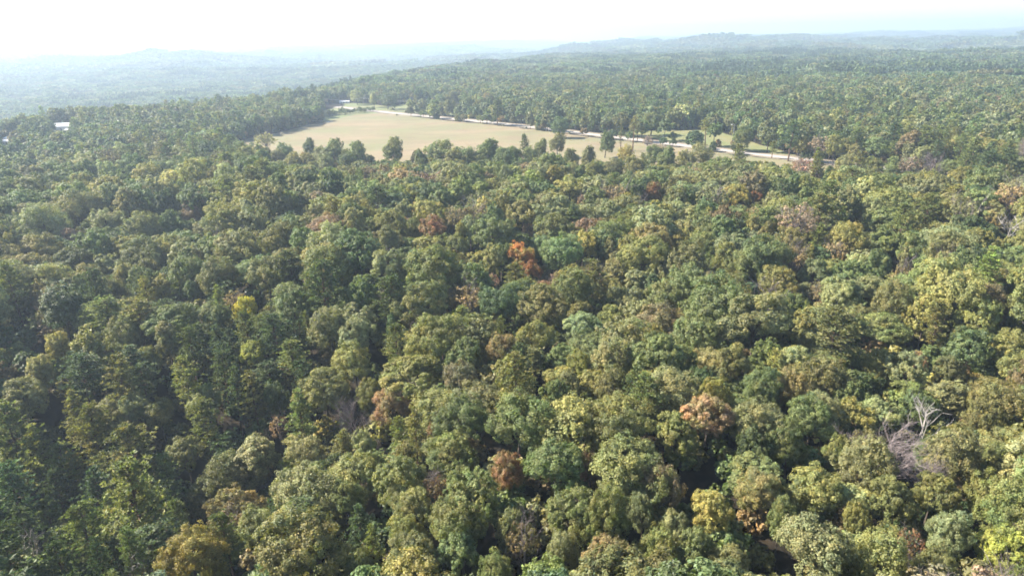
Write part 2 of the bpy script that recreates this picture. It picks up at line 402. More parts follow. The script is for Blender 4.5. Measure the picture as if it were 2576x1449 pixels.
def broad_crown(mb, seed, R, Hc, zc, nl, nleaf, lsize, shape='dome', mi=0, vary=0.18, dens=1.0):
    r = np.random.default_rng(seed)
    cs, rs = broad_shape(r, R, Hc, zc, nl, shape)
    nsub = max(3, int(nleaf / 75 / max(nl, 1) * 1.5)) if nleaf > 1500 else max(2, int(nleaf / nl / 12))
    subc = []; subr = []; subn = []; subl = []
    for i, (c, q) in enumerate(zip(cs, rs)):
        d = rdir(r, nsub * 3); outw = unit(c - (0, 0, zc - Hc * 0.2))
        d = d[(d @ outw > -0.35)][:nsub]
        subc.append(c + d * q * r.uniform(0.62, 1.05, (len(d), 1))); subr.append(q * r.uniform(0.28, 0.48, len(d))); subn.append(d); subl.append(np.full(len(d), i))
    subc = np.concatenate(subc); subr = np.concatenate(subr); subn = np.concatenate(subn); subl = np.concatenate(subl)
    pr = subr ** 2; pr /= pr.sum(); k = r.choice(len(subc), int(nleaf * dens), p=pr)
    d = rdir(r, len(k)); flip = (np.sum(d * subn[k], 1) < -0.1); d[flip] *= -1
    P = subc[k] + d * subr[k][:, None] * r.uniform(0.45, 1.28, (len(k), 1))
    lv = leaf_variation(r, len(cs), 0.11, 0.05)[subl[k]] * leaf_variation(r, len(subc), 0.11, 0.035)[k]
    col = leaf_variation(r, len(k), vary, 0.07) * lv
    add_leaves(mb, P, d * 1.0 + unit(P - (0, 0, zc)) * 0.5 + (0, 0, 0.35), lsize, r, mi, col)
    # fill leaves inside
    m = int(nleaf * 0.12 * dens)
    if m > 4:
        kk = r.integers(0, len(cs), m); P = cs[kk] + rdir(r, m) * (rs[kk] * 0.5)[:, None]
        add_leaves(mb, P, rdir(r, m), lsize * 1.9, r, mi, leaf_variation(r, m, vary, 0.06))
    return cs, rs

def broad_trunk(mb, seed, cs, zc, Hc, R, mi=0, k=6, nlimb=8, rt=0.28):
    r = np.random.default_rng(seed + 99); fork = zc - Hc * 0.32
    lean = r.normal(0, 0.25, 2)
    mb.tube([(0, 0, -0.6), (lean[0] * 0.3, lean[1] * 0.3, fork * 0.5), (lean[0], lean[1], fork), (lean[0] * 1.4, lean[1] * 1.4, zc + Hc * 0.2)], [rt * 1.35, rt, rt * 0.78, rt * 0.25], k, mi)
    for i in r.permutation(len(cs))[:nlimb]:
        a = np.array([lean[0], lean[1], r.uniform(fork * 0.85, zc)]); b = cs[i]; md = (a + b) / 2 + (0, 0, -0.4) + r.normal(0, 0.25, 3)
        mb.tube([a, md, b], [rt * 0.45, rt * 0.26, rt * 0.08], max(3, k - 2), mi)

def pine_parts(mbn, mbt, seed, H, Rp, base_t, nbr, ntuft, nneed, nl=0.5, mi_n=0, mi_t=0, tk=6, style='cone'):
    r = np.random.default_rng(seed); ph = 0
    bend = r.normal(0, 0.25, 2)
    def ax(t): return np.array([bend[0] * t * t * 2, bend[1] * t * t * 2, H * t])
    mbt.tube([ax(0) - (0, 0, 0.6), ax(0.3), ax(0.6), ax(0.85), ax(1.0)], [0.30, 0.24, 0.17, 0.09, 0.03], tk, mi_t)
    P = []; D = []; CC = []
    for b in range(nbr):
        u = (b + r.random()) / nbr; t = base_t + (1 - base_t) * u ** 0.9
        ph += 2.4 + r.normal(0, 0.35)
        if style == 'cone': rr = Rp * min(1.0, (1 - u) * 1.25 + 0.12) * min(1, 0.55 + u * 2.2)
        else: rr = Rp * math.sqrt(max(0.05, 1 - (u * 1.02) ** 2.4)) * min(1, 0.5 + u * 2.0)
        rr *= r.uniform(0.65, 1.15)
        up = lerp(-0.05, 0.9, u) + r.normal(0, 0.12)
        d = unit(np.array([math.cos(ph), math.sin(ph), up])); a = ax(t); e = a + d * rr + (0, 0, 0.15 * rr)
        if rr > 0.9: mbt.tube([a, (a + e) / 2 - (0, 0, 0.06 * rr), e], [0.07, 0.045, 0.02], 3, mi_t)
        nt_ = max(2, int(ntuft * rr / Rp + 0.5)); bc = leaf_variation(r, 1, 0.18, 0.07)[0]
        for q in range(nt_):
            s = lerp(0.32, 1.05, (q + r.random()) / nt_)
            c = a + (e - a) * s + r.normal(0, 0.22 + 0.10 * rr * s, 3) * (1, 1, 0.55)
            dd = rdir(r, nneed); dd[:, 2] = np.abs(dd[:, 2]) * 0.8 - 0.15; dd = unit(dd + d * 0.35)
            P.append(np.repeat(c[None], nneed, 0)); D.append(dd); CC.append(leaf_variation(r, nneed, 0.22, 0.05) * bc)
    P = np.concatenate(P); D = np.concatenate(D); CC = np.concatenate(CC); n = len(P)
    ln = (nl * r.uniform(0.7, 1.3, n))[:, None]; S = unit(np.cross(D, r.normal(size=(n, 3)))) * ln * 0.17
    V = np.stack([P - S * 0.4, P + D * ln * 0.55 + S, P + D * ln, P + D * ln * 0.55 - S], 1)
    mbn.add(V.reshape(-1, 3), np.arange(4 * n).reshape(n, 4), mi_n, np.repeat(CC, 4, 0))

def branch_tree(mb, seed, H, R, levels, r0, kids, mi=0, spread=0.9, col=None, kseg=3, start=0.3):
    r = np.random.default_rng(seed)
    def grow(a, d, ln, rd, lv):
        b = a + d * ln; md = (a + b) / 2 + r.normal(0, ln * 0.06, 3)
        mb.tube([a, md, b], [rd, rd * 0.8, rd * 0.55 if lv else rd * 0.2], 5 if rd > 0.09 else kseg, mi, col)
        if lv == 0: return
        for q in range(kids[len(kids) - lv]):
            s = r.uniform(start, 1.0); p = a + (b - a) * s
            nd = unit(d + rdir(r, 1)[0] * spread + (0, 0, 0.25))
            grow(p, nd, ln * r.uniform(0.45, 0.72), rd * r.uniform(0.42, 0.6), lv - 1)
    grow(np.array([0, 0, -0.5]), unit(np.array([r.normal(0, .05), r.normal(0, .05), 1])), H * 0.62, r0, levels)

# prototypes for the single trees (crown and trunk separate) -------------------
PZC = {}      # crown centre height, crown radius, total height of each prototype
BROAD = []
specs = [('dome', 5.0, 10.4, 10.4, 36), ('dome', 5.0, 9.4, 10.9, 32), ('open', 5.0, 10.6, 10.4, 34), ('dome', 5.0, 11.4, 10.0, 40), ('tall', 4.2, 12.4, 10.0, 36), ('dome', 5.2, 9.0, 11.2, 34), ('open', 5.2, 9.6, 11.0, 28), ('tall', 4.0, 11.6, 10.2, 30), ('dome', 5.0, 11.0, 10.2, 30), ('open', 4.8, 11.4, 10.0, 36), ('dome', 5.1, 9.8, 10.6, 24), ('open', 5.0, 11.0, 10.2, 22), ('tall', 4.4, 11.0, 10.4, 26), ('dome', 4.8, 11.2, 10.0, 48), ('dome', 4.8, 12.4, 7.8, 38), ('tall', 4.6, 13.0, 8.2, 36), ('dome', 5.0, 11.6, 7.4, 34)]
for i, (sh, R, Hc, zc, nl) in enumerate(specs):
    a = MB(); cs, rs = broad_crown(a, 100 + i, R, Hc, zc, nl, 19000, 0.155, sh)
    b = MB(); broad_trunk(b, 100 + i, cs, zc, Hc, R, nlimb=12)
    BROAD.append(dict(crown=a.mesh('crown', [M_LEAF]), trunk=b.mesh('trunk', [M_BARK]), R=R * 1.08, zc=zc, top=zc + Hc * 0.56, Hc=Hc))
THIN = []
for i in range(3):
    a = MB(); cs, rs = broad_crown(a, 300 + i, 4.6, 8.5, 11.0, 30, 2600, 0.20, 'open', vary=0.3)
    b = MB(); broad_trunk(b, 300 + i, cs, 11.0, 8.5, 4.6, nlimb=26, rt=0.24); branch_tree(b, 320 + i, 16, 4, 3, 0.14, (9, 6, 5), 0, 0.9)
    THIN.append(dict(crown=a.mesh('crown', [M_LEAF]), trunk=b.mesh('trunk', [M_TWIG]), R=4.9, zc=11.0, top=15.6, Hc=8.5))
PINE = []
for i, (H, Rp, bt, st) in enumerate([(18, 3.3, 0.36, 'round'), (18.5, 3.2, 0.30, 'round'), (17.5, 3.6, 0.38, 'round'), (18.5, 3.0, 0.30, 'cone'), (17, 3.5, 0.34, 'round')]):
    a = MB(); b = MB(); pine_parts(a, b, 500 + i, H, Rp, bt, 70, 10, 16, 0.48, style=st)
    PINE.append(dict(crown=a.mesh('crown', [M_NEEDLE]), trunk=b.mesh('trunk', [M_PINEBARK]), R=Rp * 1.05, zc=H * (1 + bt) / 2, top=H, Hc=H * (1 - bt)))
a = MB(); b = MB(); pine_parts(a, b, 560, 20, 2.3, 0.62, 26, 8, 14, 0.5, style='round')          # tall, bare stemmed
TALLPINE = dict(crown=a.mesh('crown', [M_NEEDLE]), trunk=b.mesh('trunk', [M_PINEBARK]), R=2.4, zc=16.2, top=20, Hc=7.6)
a = MB(); b = MB(); pine_parts(a, b, 561, 18, 2.0, 0.25, 26, 6, 12, 0.45, style='cone')
SPINDLY = dict(crown=a.mesh('crown', [M_NEEDLE]), trunk=b.mesh('trunk', [M_PINEBARK]), R=2.1, zc=11, top=18, Hc=13)
BARE = []
for i in range(2):
    a = MB(); branch_tree(a, 600 + i, 16, 4, 4, 0.2, (9, 7, 6, 4), 0, 0.85, kseg=3)
    BARE.append(dict(crown=a.mesh('branches', [M_TWIG]), trunk=None, R=5.0, zc=11, top=16, Hc=9))
DEAD = []
for i in range(3):
    a = MB(); branch_tree(a, 640 + i, 18, 4, 3, 0.33, (6, 5, 4), 0, 1.05, kseg=3, start=0.5)
    DEAD.append(dict(crown=a.mesh('branches', [M_DEAD]), trunk=None, R=4.0, zc=11, top=16, Hc=9))

# colours (base colour, second colour, word)
COL = {
    'g':  ((0.070, 0.100, 0.030), (0.088, 0.105, 0.034), 'green'),
    'dg': ((0.040, 0.066, 0.026), (0.050, 0.075, 0.030), 'dark green'),
    'bg': ((0.070, 0.100, 0.038), (0.082, 0.106, 0.040), 'bluish green'),
    'bt': ((0.085, 0.120, 0.030), (0.095, 0.118, 0.034), 'bright green'),
    'yg': ((0.125, 0.130, 0.032), (0.090, 0.105, 0.032), 'yellow-green'),
    'ol': ((0.092, 0.096, 0.036), (0.080, 0.094, 0.034), 'olive'),
    'sg': ((0.118, 0.132, 0.068), (0.098, 0.112, 0.052), 'sage green'),
    'mt': ((0.150, 0.175, 0.088), (0.122, 0.150, 0.072), 'pale mint'),
    'pk': ((0.155, 0.104, 0.084), (0.130, 0.096, 0.068), 'dusty pink'),
    'pp': ((0.160, 0.095, 0.100), (0.130, 0.095, 0.085), 'mauve'),
    'tn': ((0.150, 0.120, 0.076), (0.120, 0.105, 0.058), 'tan'),
    'br': ((0.112, 0.090, 0.052), (0.086, 0.086, 0.042), 'brown'),
    'ru': ((0.150, 0.080, 0.052), (0.098, 0.082, 0.040), 'rust red'),
    'sm': ((0.168, 0.110, 0.078), (0.110, 0.102, 0.048), 'salmon'),
    'og': ((0.125, 0.120, 0.028), (0.225, 0.098, 0.020), 'orange and green'),
    'or': ((0.150, 0.068, 0.022), (0.100, 0.070, 0.026), 'burnt orange'),
    'gd': ((0.165, 0.155, 0.034), (0.120, 0.128, 0.036), 'golden'),
    'gb': ((0.142, 0.122, 0.048), (0.100, 0.106, 0.038), 'golden brown'),
    'ly': ((0.150, 0.162, 0.026), (0.105, 0.115, 0.030), 'lime yellow'),
    'ye': ((0.290, 0.285, 0.014), (0.190, 0.195, 0.024), 'bright yellow'),
}
PCOL = {
    'g':  ((0.080, 0.106, 0.030), (0.094, 0.112, 0.032), 'green'),
    'dg': ((0.038, 0.062, 0.028), (0.046, 0.070, 0.030), 'dark green'),
    'bt': ((0.095, 0.140, 0.028), (0.10, 0.130, 0.03), 'bright green'),
    'yg': ((0.125, 0.135, 0.030), (0.085, 0.100, 0.030), 'yellow-green'),
    'ol': ((0.096, 0.098, 0.034), (0.080, 0.092, 0.032), 'olive'),
}

FOL = (2.40, 2.12, 1.34)
def mute(c, key):
    k = 0.12 if key in ('ye', 'og', 'or', 'ly') else 0.20; g_ = 0.35 * c[0] + 0.5 * c[1] + 0.15 * c[2]
    return tuple(v + (g_ - v) * k for v in c)
for tb in (COL, PCOL):
    for k_, v_ in list(tb.items()): tb[k_] = (mute([c * f for c, f in zip(v_[0], FOL)], k_), mute([c * f for c, f in zip(v_[1], FOL)], k_), v_[2])

# hand-read trees: pixel of the crown's centre, crown width in pixels, kind, colour, landmark phrase
# kinds: B broadleaf, T thin-leaved broadleaf, P pine, H tall bare-stemmed pine, S spindly pine, N bare, D dead
HT = """
67 1005 115 B sg
346 1022 82 B sg
285 1052 95 B sg
403 1042 75 B ol
524 1012 84 B mt
202 1050 85 P ol
236 1088 115 P g
34 1096 115 P g
322 1118 65 B ly | lime tree among dark pines
524 1065 85 P g
756 1062 95 P g
702 1066 55 T pk | dusty pink tree beside a pine
27 1180 105 B ly | lime yellow tree at the picture's edge
151 1185 95 P g
336 1150 130 P ol
100 1150 100 P g
470 1137 95 B sg
336 1264 190 P g
208 1340 115 P g
34 1247 115 P dg
145 1240 85 P dg
571 1204 135 B ol
521 1255 110 B ol
605 1276 125 B gb
773 1224 165 B sg
749 1180 80 B ly | bright lime yellow tree behind the sage oak
578 1325 75 T pk | dusty pink thin tree under the golden brown oak
648 1315 90 B sg
773 1365 215 B ol | broad olive oak at the bottom edge
480 1399 150 B gd | golden yellow oak at the bottom edge
571 1358 90 P g
544 1432 60 B ly
336 1395 75 P g
249 1409 60 P dg
356 1425 50 D x | bleached snag in the bottom corner
79 1375 45 D x | bleached stem among the dark pines
986 1022 105 B sm | tan orange domed tree
898 1056 92 N x | grey leafless tree
1154 1056 135 B bg | large bluish green oak
1300 1058 160 B g
818 990 125 B sg
918 995 65 B yg
922 1126 70 B mt
777 1137 105 B sg
1044 1092 65 P ol
1090 1086 50 T pk
1000 1096 55 P g
885 1254 100 B g
1002 1220 135 B yg
1043 1280 105 B ol
1107 1224 72 T ru | rust red thin tree
1187 1247 145 B g
1268 1180 88 B ru | big rust red tree
1160 1325 135 B g
935 1385 60 P g
1053 1399 125 B sg
1029 1341 85 B yg
1143 1399 115 B bg
1271 1318 65 B sg
1254 1432 95 B g
1778 1046 128 B sm | large salmon tree
1919 995 90 B bg
1993 970 105 B gb
2036 1063 115 B bg
2221 1046 100 B mt | pale mint oak
2325 1073 78 D x | dead tree with forked limbs
1986 1123 105 B g
1902 1113 95 B dg
2187 1170 135 B sg
2103 1150 75 B g
2406 1147 145 B sg
2490 1056 105 B ol
2507 1163 95 B g
2332 1194 52 N x | small leafless brown tree
1794 1281 108 B gd | tall golden tree
1925 1247 105 B gb
1962 1305 60 B bg
2248 1264 115 B yg
2339 1237 115 B yg
2490 1264 135 B g
2164 1318 65 B yg
2070 1382 190 B sg | wide sage oak at the bottom edge
2187 1402 150 B yg
2523 1382 120 B ly | lime yellow oak in the corner
2372 1348 105 B sg
2355 1425 95 B ol
1828 1409 95 B sg
2305 1378 38 T ru
1737 1382 105 B bg
1395 1180 155 B bt | bright green oak
1492 1172 62 B ru | narrow rust red tree
1545 1090 135 B ol
1690 1090 105 B g
1530 975 90 B ol
1665 1230 115 B br
1430 1300 145 B g
1318 1365 85 T br | thin brown tree
1540 1390 130 B br
1410 1395 95 B sg
1640 1385 100 B g
1700 1330 80 B sg
1620 1290 65 B sg
1082 575 68 B ru | rust pink tree on the slope
975 558 80 B yg
1032 581 55 B bg
969 608 65 B sg
1149 618 60 B yg
1242 584 115 B bg
1315 645 82 B og | orange-topped tree
1345 682 55 B or | burnt orange tree
1425 631 115 B g
1329 578 38 T pk
1465 508 42 T pk | small dusty pink crown
1242 711 42 T pp | small mauve tree
1369 728 52 T pp
1402 704 38 T pp
1092 674 150 B g
985 668 105 B sg
1065 764 135 B ol
1179 748 75 T tn | thin tan tree
1145 741 50 T tn
1252 768 105 B dg
1359 778 125 B ol
1452 734 115 B g
1542 741 50 B sg
1592 758 70 B sg
1359 848 95 B yg
1109 850 145 B yg
992 871 75 P g
1045 828 36 T pk
1259 874 75 B br
1465 821 85 B mt | mint green tree on the slope
1535 794 65 B yg
1659 748 95 B g
1535 901 115 B gb | golden brown domed oak
1449 911 65 B bt
1659 898 150 B bg
1740 840 120 B bg
1159 905 98 B g
892 908 95 B yg
909 841 105 B sg
1152 948 85 B br
2110 565 48 P bt
2057 602 54 P g
2334 535 75 P g
2267 562 75 P g
2104 635 62 T tn | pinkish tan tree
2137 608 100 B yg
1774 615 88 B g
1934 648 145 B bg
1784 668 48 B bt
2057 688 80 B ol
2217 672 75 B bg
2474 692 85 P bt | bright green pine
2500 638 62 B gd
1967 715 95 B yg
2107 748 95 B mt
1904 808 190 B sg | very broad sage oak
2250 765 115 B ol
2467 798 115 B g
2360 815 68 P ol
1834 915 115 B ol
1917 972 95 B bg
2194 925 80 B yg
2277 932 105 B sg
2314 915 38 B sm | small salmon crown
2384 932 75 B ol
2544 925 95 B yg
2540 575 52 D x | tall bleached snag by the picture's edge
2510 545 60 B gb
187 524 118 B sg
100 561 110 B mt
273 558 85 B sg
360 571 90 B sg
433 564 55 B bt
483 541 58 B pk | dusty pink domed tree
567 558 115 B yg
643 561 90 B ol
760 524 55 B bt
110 628 105 B yg
30 721 75 P g
240 734 80 P dg
293 738 50 B ol
370 744 50 P g
620 772 56 B ye | bright yellow tree
583 758 60 T tn
550 690 105 B ol
667 688 115 B ol
600 621 115 B sg
700 600 95 B yg
157 874 68 B gd | golden tree beside the dark pines
627 891 68 B ly | lime yellow tree behind the pines
377 904 62 B yg
833 821 115 B sg
733 764 115 B bg
533 798 85 B ol
550 768 50 P g
100 948 80 B sg
668 352 52 T sg
782 370 38 B bg
841 384 72 B g
900 388 58 B bg
934 406 30 B g
993 380 68 B g | tall tree standing in front of the field
1108 385 92 B g
1228 385 100 B bg
1410 318 46 B dg | dark tree rising over the road
1322 366 30 P dg
1357 374 42 B g
1402 362 48 B sg
1522 360 52 B bg
1562 332 20 S g
1594 312 32 H ol | bare-stemmed pine over the road
1778 316 34 H yg | yellow-tipped tall pine by the road
1576 388 44 B gd | golden yellow shrubby tree near the road
1631 354 28 T pp
1522 282 92 B dg | massive dark oak behind the road
1639 308 62 B g
1380 284 62 B dg
1142 247 62 B ol | big round tree at the meadow
1108 252 30 B g
897 243 34 B mt | pale round tree by the far lawn
940 249 30 B mt | second pale round tree by the far lawn
974 254 42 B dg
2025 420 60 T pp | mauve thicket tree by the road
1640 490 60 B or
1850 495 75 B gd | golden tree on the slope
1900 505 45 B or
2060 440 34 T pp
2300 415 60 T pk
2350 410 55 N x | leafless grey tree by the road
2420 450 60 B yg
1720 405 50 B sg
1650 395 60 B g
1860 395 42 P g
1990 340 50 P dg
2040 330 48 B yg
1870 345 55 B g
1440 402 46 B g
1482 394 50 B sg
1500 430 52 B g
1545 424 46 B ol
1600 424 60 B ol
1680 402 60 B g
1760 394 70 B sg
2060 412 44 P g
2130 414 50 B sg
2165 410 44 P ol
2200 422 52 B g
2250 424 50 B yg
2290 424 48 B g
2380 428 52 B g
1660 378 34 T pk
1180 262 35 B g
1215 268 38 B dg
1250 272 36 P dg
1290 278 38 B g
1335 283 40 B dg
1430 292 45 B g
1462 300 42 B bt
720 384 48 B g
812 394 50 B sg
868 398 44 B g
1050 398 38 B ol
1165 394 46 B g
1290 392 50 B g
1335 394 44 B bg
870 410 50 B g
820 414 46 B sg
740 404 46 B yg
700 396 40 B ol
1060 404 44 B bg
1150 404 60 B ol
1180 396 50 B g
1270 402 60 B bg
700 1440 60 B ol
900 1440 80 B yg
420 1200 80 P g
60 1330 80 P dg
120 1310 70 P dg
20 1400 90 P dg
160 1420 80 P dg
290 1300 80 P g
440 1310 70 P g
0 1010 70 B dg
640 1000 70 P ol
590 990 70 P dg
700 990 70 B dg
470 960 90 P g
300 960 90 P ol
560 940 80 P dg
420 860 80 B ol
300 850 90 B ol
480 880 70 P dg
"""
GAPS = [(95, 1085, 95, 42), (560, 1105, 60, 30), (640, 1110, 60, 40), (1240, 985, 40, 22), (1785, 1165, 30, 40), (2230, 890, 170, 26), (2010, 900, 60, 30), (640, 450, 25, 30), (1395, 705, 20, 20),
        (1060, 640, 40, 18), (2545, 760, 30, 60), (55, 880, 105, 75), (560, 1118, 115, 45), (690, 985, 60, 40), (180, 1120, 100, 25), (1180, 650, 40, 16), (1480, 850, 20, 30), (2400, 870, 120, 25), (1220, 1385, 40, 35), (2520, 1330, 40, 20), (2290, 1110, 60, 25), (190, 1300, 45, 60), (2180, 590, 30, 25), (1370, 700, 25, 20), (400, 780, 40, 18)]
GAPW = []
for gx, gy, rx, ry in GAPS:
    x, y, z = at(gx, gy, 6.0); d = math.hypot(x, y); x2, y2, _ = at(gx, gy - ry, 6.0); x3, y3, _ = at(gx + rx, gy, 6.0)
    GAPW.append((x, y, math.hypot(x3 - x, y3 - y), math.hypot(x2 - x, y2 - y)))

PLOTS = [(*at(a, b)[:2], c) for a, b, c in ((165, 323, 20), (178, 331, 9), (30, 353, 11), (20, 360, 10), (867, 258, 11), (1946, 347, 10), (745, 257, 7), (780, 257, 8))]
CLEAR = [np.array(p) for p in (FIELD, MEADOW, VERGE, LAWN, YARD, FARFIELD)]
def clear_mask(x, y, road_r=9.0):
    m = np.zeros(len(x), bool)
    for p in CLEAR: m |= in_poly(x, y, p)
    for bx, by, br in PLOTS: m |= np.hypot(x - bx, y - by) < br
    near = (np.hypot(x - 100, y - 600) < 800)
    if near.any():
        ix = np.where(near)[0]; d = np.full(len(ix), 1e9)
        for q in ROADQ: d = np.minimum(d, np.hypot(x[ix] - q[0], y[ix] - q[1]))
        m[ix] |= d < road_r
    return m

trees = []      # dict(x, y, z, kind, col, sx, sz, proto, landmark)
def proto_for(kind, i):
    return {'B': BROAD, 'T': THIN, 'P': PINE, 'H': [TALLPINE], 'S': [SPINDLY], 'N': BARE, 'D': DEAD}[kind]
hrng = np.random.default_rng(21)
for line in HT.strip().splitlines():
    a, _, lm = line.partition('|'); f = a.split(); px, py, wd = map(float, f[:3]); kind = f[3]; col = f[4]; lm = lm.strip()
    pl = proto_for(kind, 0); pi = int(hrng.integers(len(pl)))
    if kind == 'B': pi = int(hrng.choice([14, 15, 16] if py < 450 else ([0, 1, 2, 3, 5, 6, 8, 9, 10, 11] if wd > 80 else range(17))))
    p = pl[pi]; sx = 1.0; sz = 1.0
    for _ in range(6):
        x, y, z = at(px, py, p['zc'] * sz)
        dep = float(project(x, y, z + p['zc'] * sz)[2][0]); width = wd * 0.93 * dep / FPX
        sx = float(np.clip(width / (2 * p['R']), 0.35, 1.7)); sz = float(np.clip(0.35 + 0.65 * sx, 0.62, 1.3))
        if kind in 'HS': sz = float(np.clip(sx, 0.8, 1.15))
    trees.append(dict(x=x, y=y, z=z, kind=kind, col=col, sx=sx, sz=sz, pi=pi, lm=lm, hand=True))
hx = np.array([t['x'] for t in trees]); hy = np.array([t['y'] for t in trees]); hr = np.array([t['sx'] * proto_for(t['kind'], 0)[t['pi']]['R'] for t in trees])

# scattered trees -----------------------------------------------------------
W_PINE = make_waves(31, 6, 260); W_PINE2 = make_waves(33, 6, 900)
def pine_share(x, y):
    px, py, dp = project(x, y, terrain(x, y) + 10)
    d = np.hypot(x, y)
    s = 0.10 + 0.12 * waves(W_PINE, x, y)
    # stands of pine on the left slope below the camera and in bands across the right
    az = np.degrees(np.arctan2(x, y))
    s = s + 0.75 * sstep(-12, -20, az) * (1 - sstep(170, 230, d)) * sstep(60, 90, d)
    s = s + 0.85 * sstep(1020, 1080, d - 4 * az) * (1 - sstep(1380, 1460, d - 4 * az)) * sstep(8, 16, az)
    s = s + 0.85 * sstep(2100, 2180, d + 5 * az) * (1 - sstep(2480, 2560, d + 5 * az)) * sstep(5, 9, az)
    s = s + 0.35 * np.exp(-((d - 400) / 90.0) ** 2) * sstep(12, 22, az)
    s = s + 0.25 * (waves(W_PINE2, x, y) > 0.9) * (d > 1000)
    return np.clip(s, 0.02, 0.92)

def scatter(r0, r1, spacing, azmin, azmax, seed, blocked=True, jit=0.42):
    """jittered hex grid in an annular wedge"""
    r = np.random.default_rng(seed)
    xs = np.arange(-r1, r1, spacing); ys = np.arange(0 if r1 > 200 else -r1, r1, spacing * 0.87)
    X, Y = np.meshgrid(xs, ys); X = X + (np.arange(len(ys)) % 2)[:, None] * spacing / 2
    X = (X + r.uniform(-jit, jit, X.shape) * spacing).ravel(); Y = (Y + r.uniform(-jit, jit, Y.shape) * spacing).ravel()
    d = np.hypot(X, Y); az = np.degrees(np.arctan2(X, Y))
    k = (d >= r0) & (d < r1) & (az > azmin) & (az < azmax); X, Y = X[k], Y[k]
    if blocked:
        k = ~clear_mask(X, Y); X, Y = X[k], Y[k]
    return X, Y

NEAR_R = 470.0
def dart(n, r0, r1, az0, az1, seed):
    """crowns of mixed size packed by dart throwing, the largest first"""
    r = np.random.default_rng(seed)
    d = np.sqrt(r.uniform(r0 * r0, r1 * r1, n)); a = np.radians(r.uniform(az0, az1, n)); X = d * np.sin(a); Y = d * np.cos(a)
    S = np.clip(np.exp(r.normal(-0.30, 0.30, n)) * (1 + 0.16 * waves(W_CLUS, X, Y)), 0.36, 1.4)
    k = ~clear_mask(X, Y); X, Y, S = X[k], Y[k], S[k]
    o = np.argsort(-S * r.uniform(0.75, 1.25, len(S))); X, Y, S = X[o], Y[o], S[o]
    cell = {}; keep = []
    for i in range(len(X)):
        cx, cy = int(X[i] // 12), int(Y[i] // 12); ok = True
        for ax in (-1, 0, 1):
            for ay in (-1, 0, 1):
                for j in cell.get((cx + ax, cy + ay), ()):
                    if (X[i] - X[j]) ** 2 + (Y[i] - Y[j]) ** 2 < (3.35 * (S[i] + S[j])) ** 2: ok = False; break
                if not ok: break
            if not ok: break
        if ok: cell.setdefault((cx, cy), []).append(i); keep.append(i)
    return X[keep], Y[keep], S[keep]
W_CLUS = make_waves(41, 6, 55)
X, Y, SS = dart(42000, 25, NEAR_R, -56, 50, 71)
# keep clear of the hand-read crowns
d2 = np.hypot(X[:, None] - hx[None], Y[:, None] - hy[None]); k = (d2 > hr[None] * 0.86 + 2.2).all(1)
for gx, gy, rx, ry in GAPW:
    a = math.atan2(gx, gy); ux, uy = math.cos(a), -math.sin(a); vx, vy = math.sin(a), math.cos(a)
    q = (((X - gx) * ux + (Y - gy) * uy) / max(rx, 3)) ** 2 + (((X - gx) * vx + (Y - gy) * vy) / max(ry, 3)) ** 2
    k &= q > 1
X, Y, SS = X[k], Y[k], SS[k]
r = np.random.default_rng(73); ps = pine_share(X, Y)
bcols = ['g', 'bg', 'yg', 'ol', 'sg', 'dg', 'bt', 'mt', 'br', 'gb', 'tn', 'pk']; bp = np.array([.24, .14, .19, .14, .16, .06, .03, .025, .016, .010, .006, .005]); bp /= bp.sum()
pcols = ['g', 'dg', 'ol', 'yg']; pp_ = [.5, .28, .17, .05]
for x, y, p, ss in zip(X, Y, ps, SS):
    if r.random() < p:
        kind = 'P'; pi = int(r.integers(len(PINE))); s = float(np.clip(0.35 + 0.65 * ss + r.normal(0, 0.08), 0.55, 1.3)); sx, sz = ss * r.uniform(1.15, 1.4), s; col = r.choice(pcols, p=([.18, .72, .07, .03] if (x < -0.2 * y and 92 < math.hypot(x, y) < 190) else pp_))  # left hollow favours dark green, its shade partly put into needle colour
    else:
        kind = 'B'; pi = int(r.integers(len(BROAD))); s = float(ss); sx = s * 1.02; sz = float(np.clip(0.42 + 0.58 * s + r.normal(0, 0.13), 0.5, 1.42)); col = r.choice(bcols, p=bp)
        if r.random() < 0.04: kind = 'T'; pi = int(r.integers(3)); col = r.choice(['tn', 'pk', 'br', 'sg', 'ol'])
        elif r.random() < 0.006: kind = 'N'; pi = int(r.integers(2)); col = 'x'
    trees.append(dict(x=float(x), y=float(y), z=float(terrain(x, y)), kind=kind, col=str(col), sx=float(sx), sz=float(sz), pi=pi, lm='', hand=False))

# scattered trees never stand taller than lets the hand-read crowns behind them show
hand = [t for t in trees if t['hand']]
def crown_px(t, sz=None):
    p = proto_for(t['kind'], 0)[t['pi']]; sz = t['sz'] if sz is None else sz
    u, v, dp = project([t['x']] * 2, [t['y']] * 2, [t['z'] + p['zc'] * sz, t['z'] + p['top'] * sz])
    return float(u[0]), float(v[0]), float(v[1]), float(dp[0]), 2 * p['R'] * t['sx'] * FPX / max(float(dp[0]), 1)
HP = np.array([[*crown_px(t)] for t in hand])
LIMX = [560, 600, 660, 700, 780, 850, 940, 1000, 1040, 1090, 1200, 1290, 1350, 1450, 1500, 1600, 1700, 1800, 1900, 2000, 2060, 2100, 2200, 2400]
LIMY = [322, 352, 368, 378, 380, 376, 398, 404, 400, 380, 376, 382, 384, 372, 362, 386, 380, 394, 405, 417, 421, 416, 424, 438]
TARGETS = [(165, 322, 27), (22, 357, 26), (867, 256, 12), (1948, 346, 10), (745, 257, 8), (780, 256, 7)]
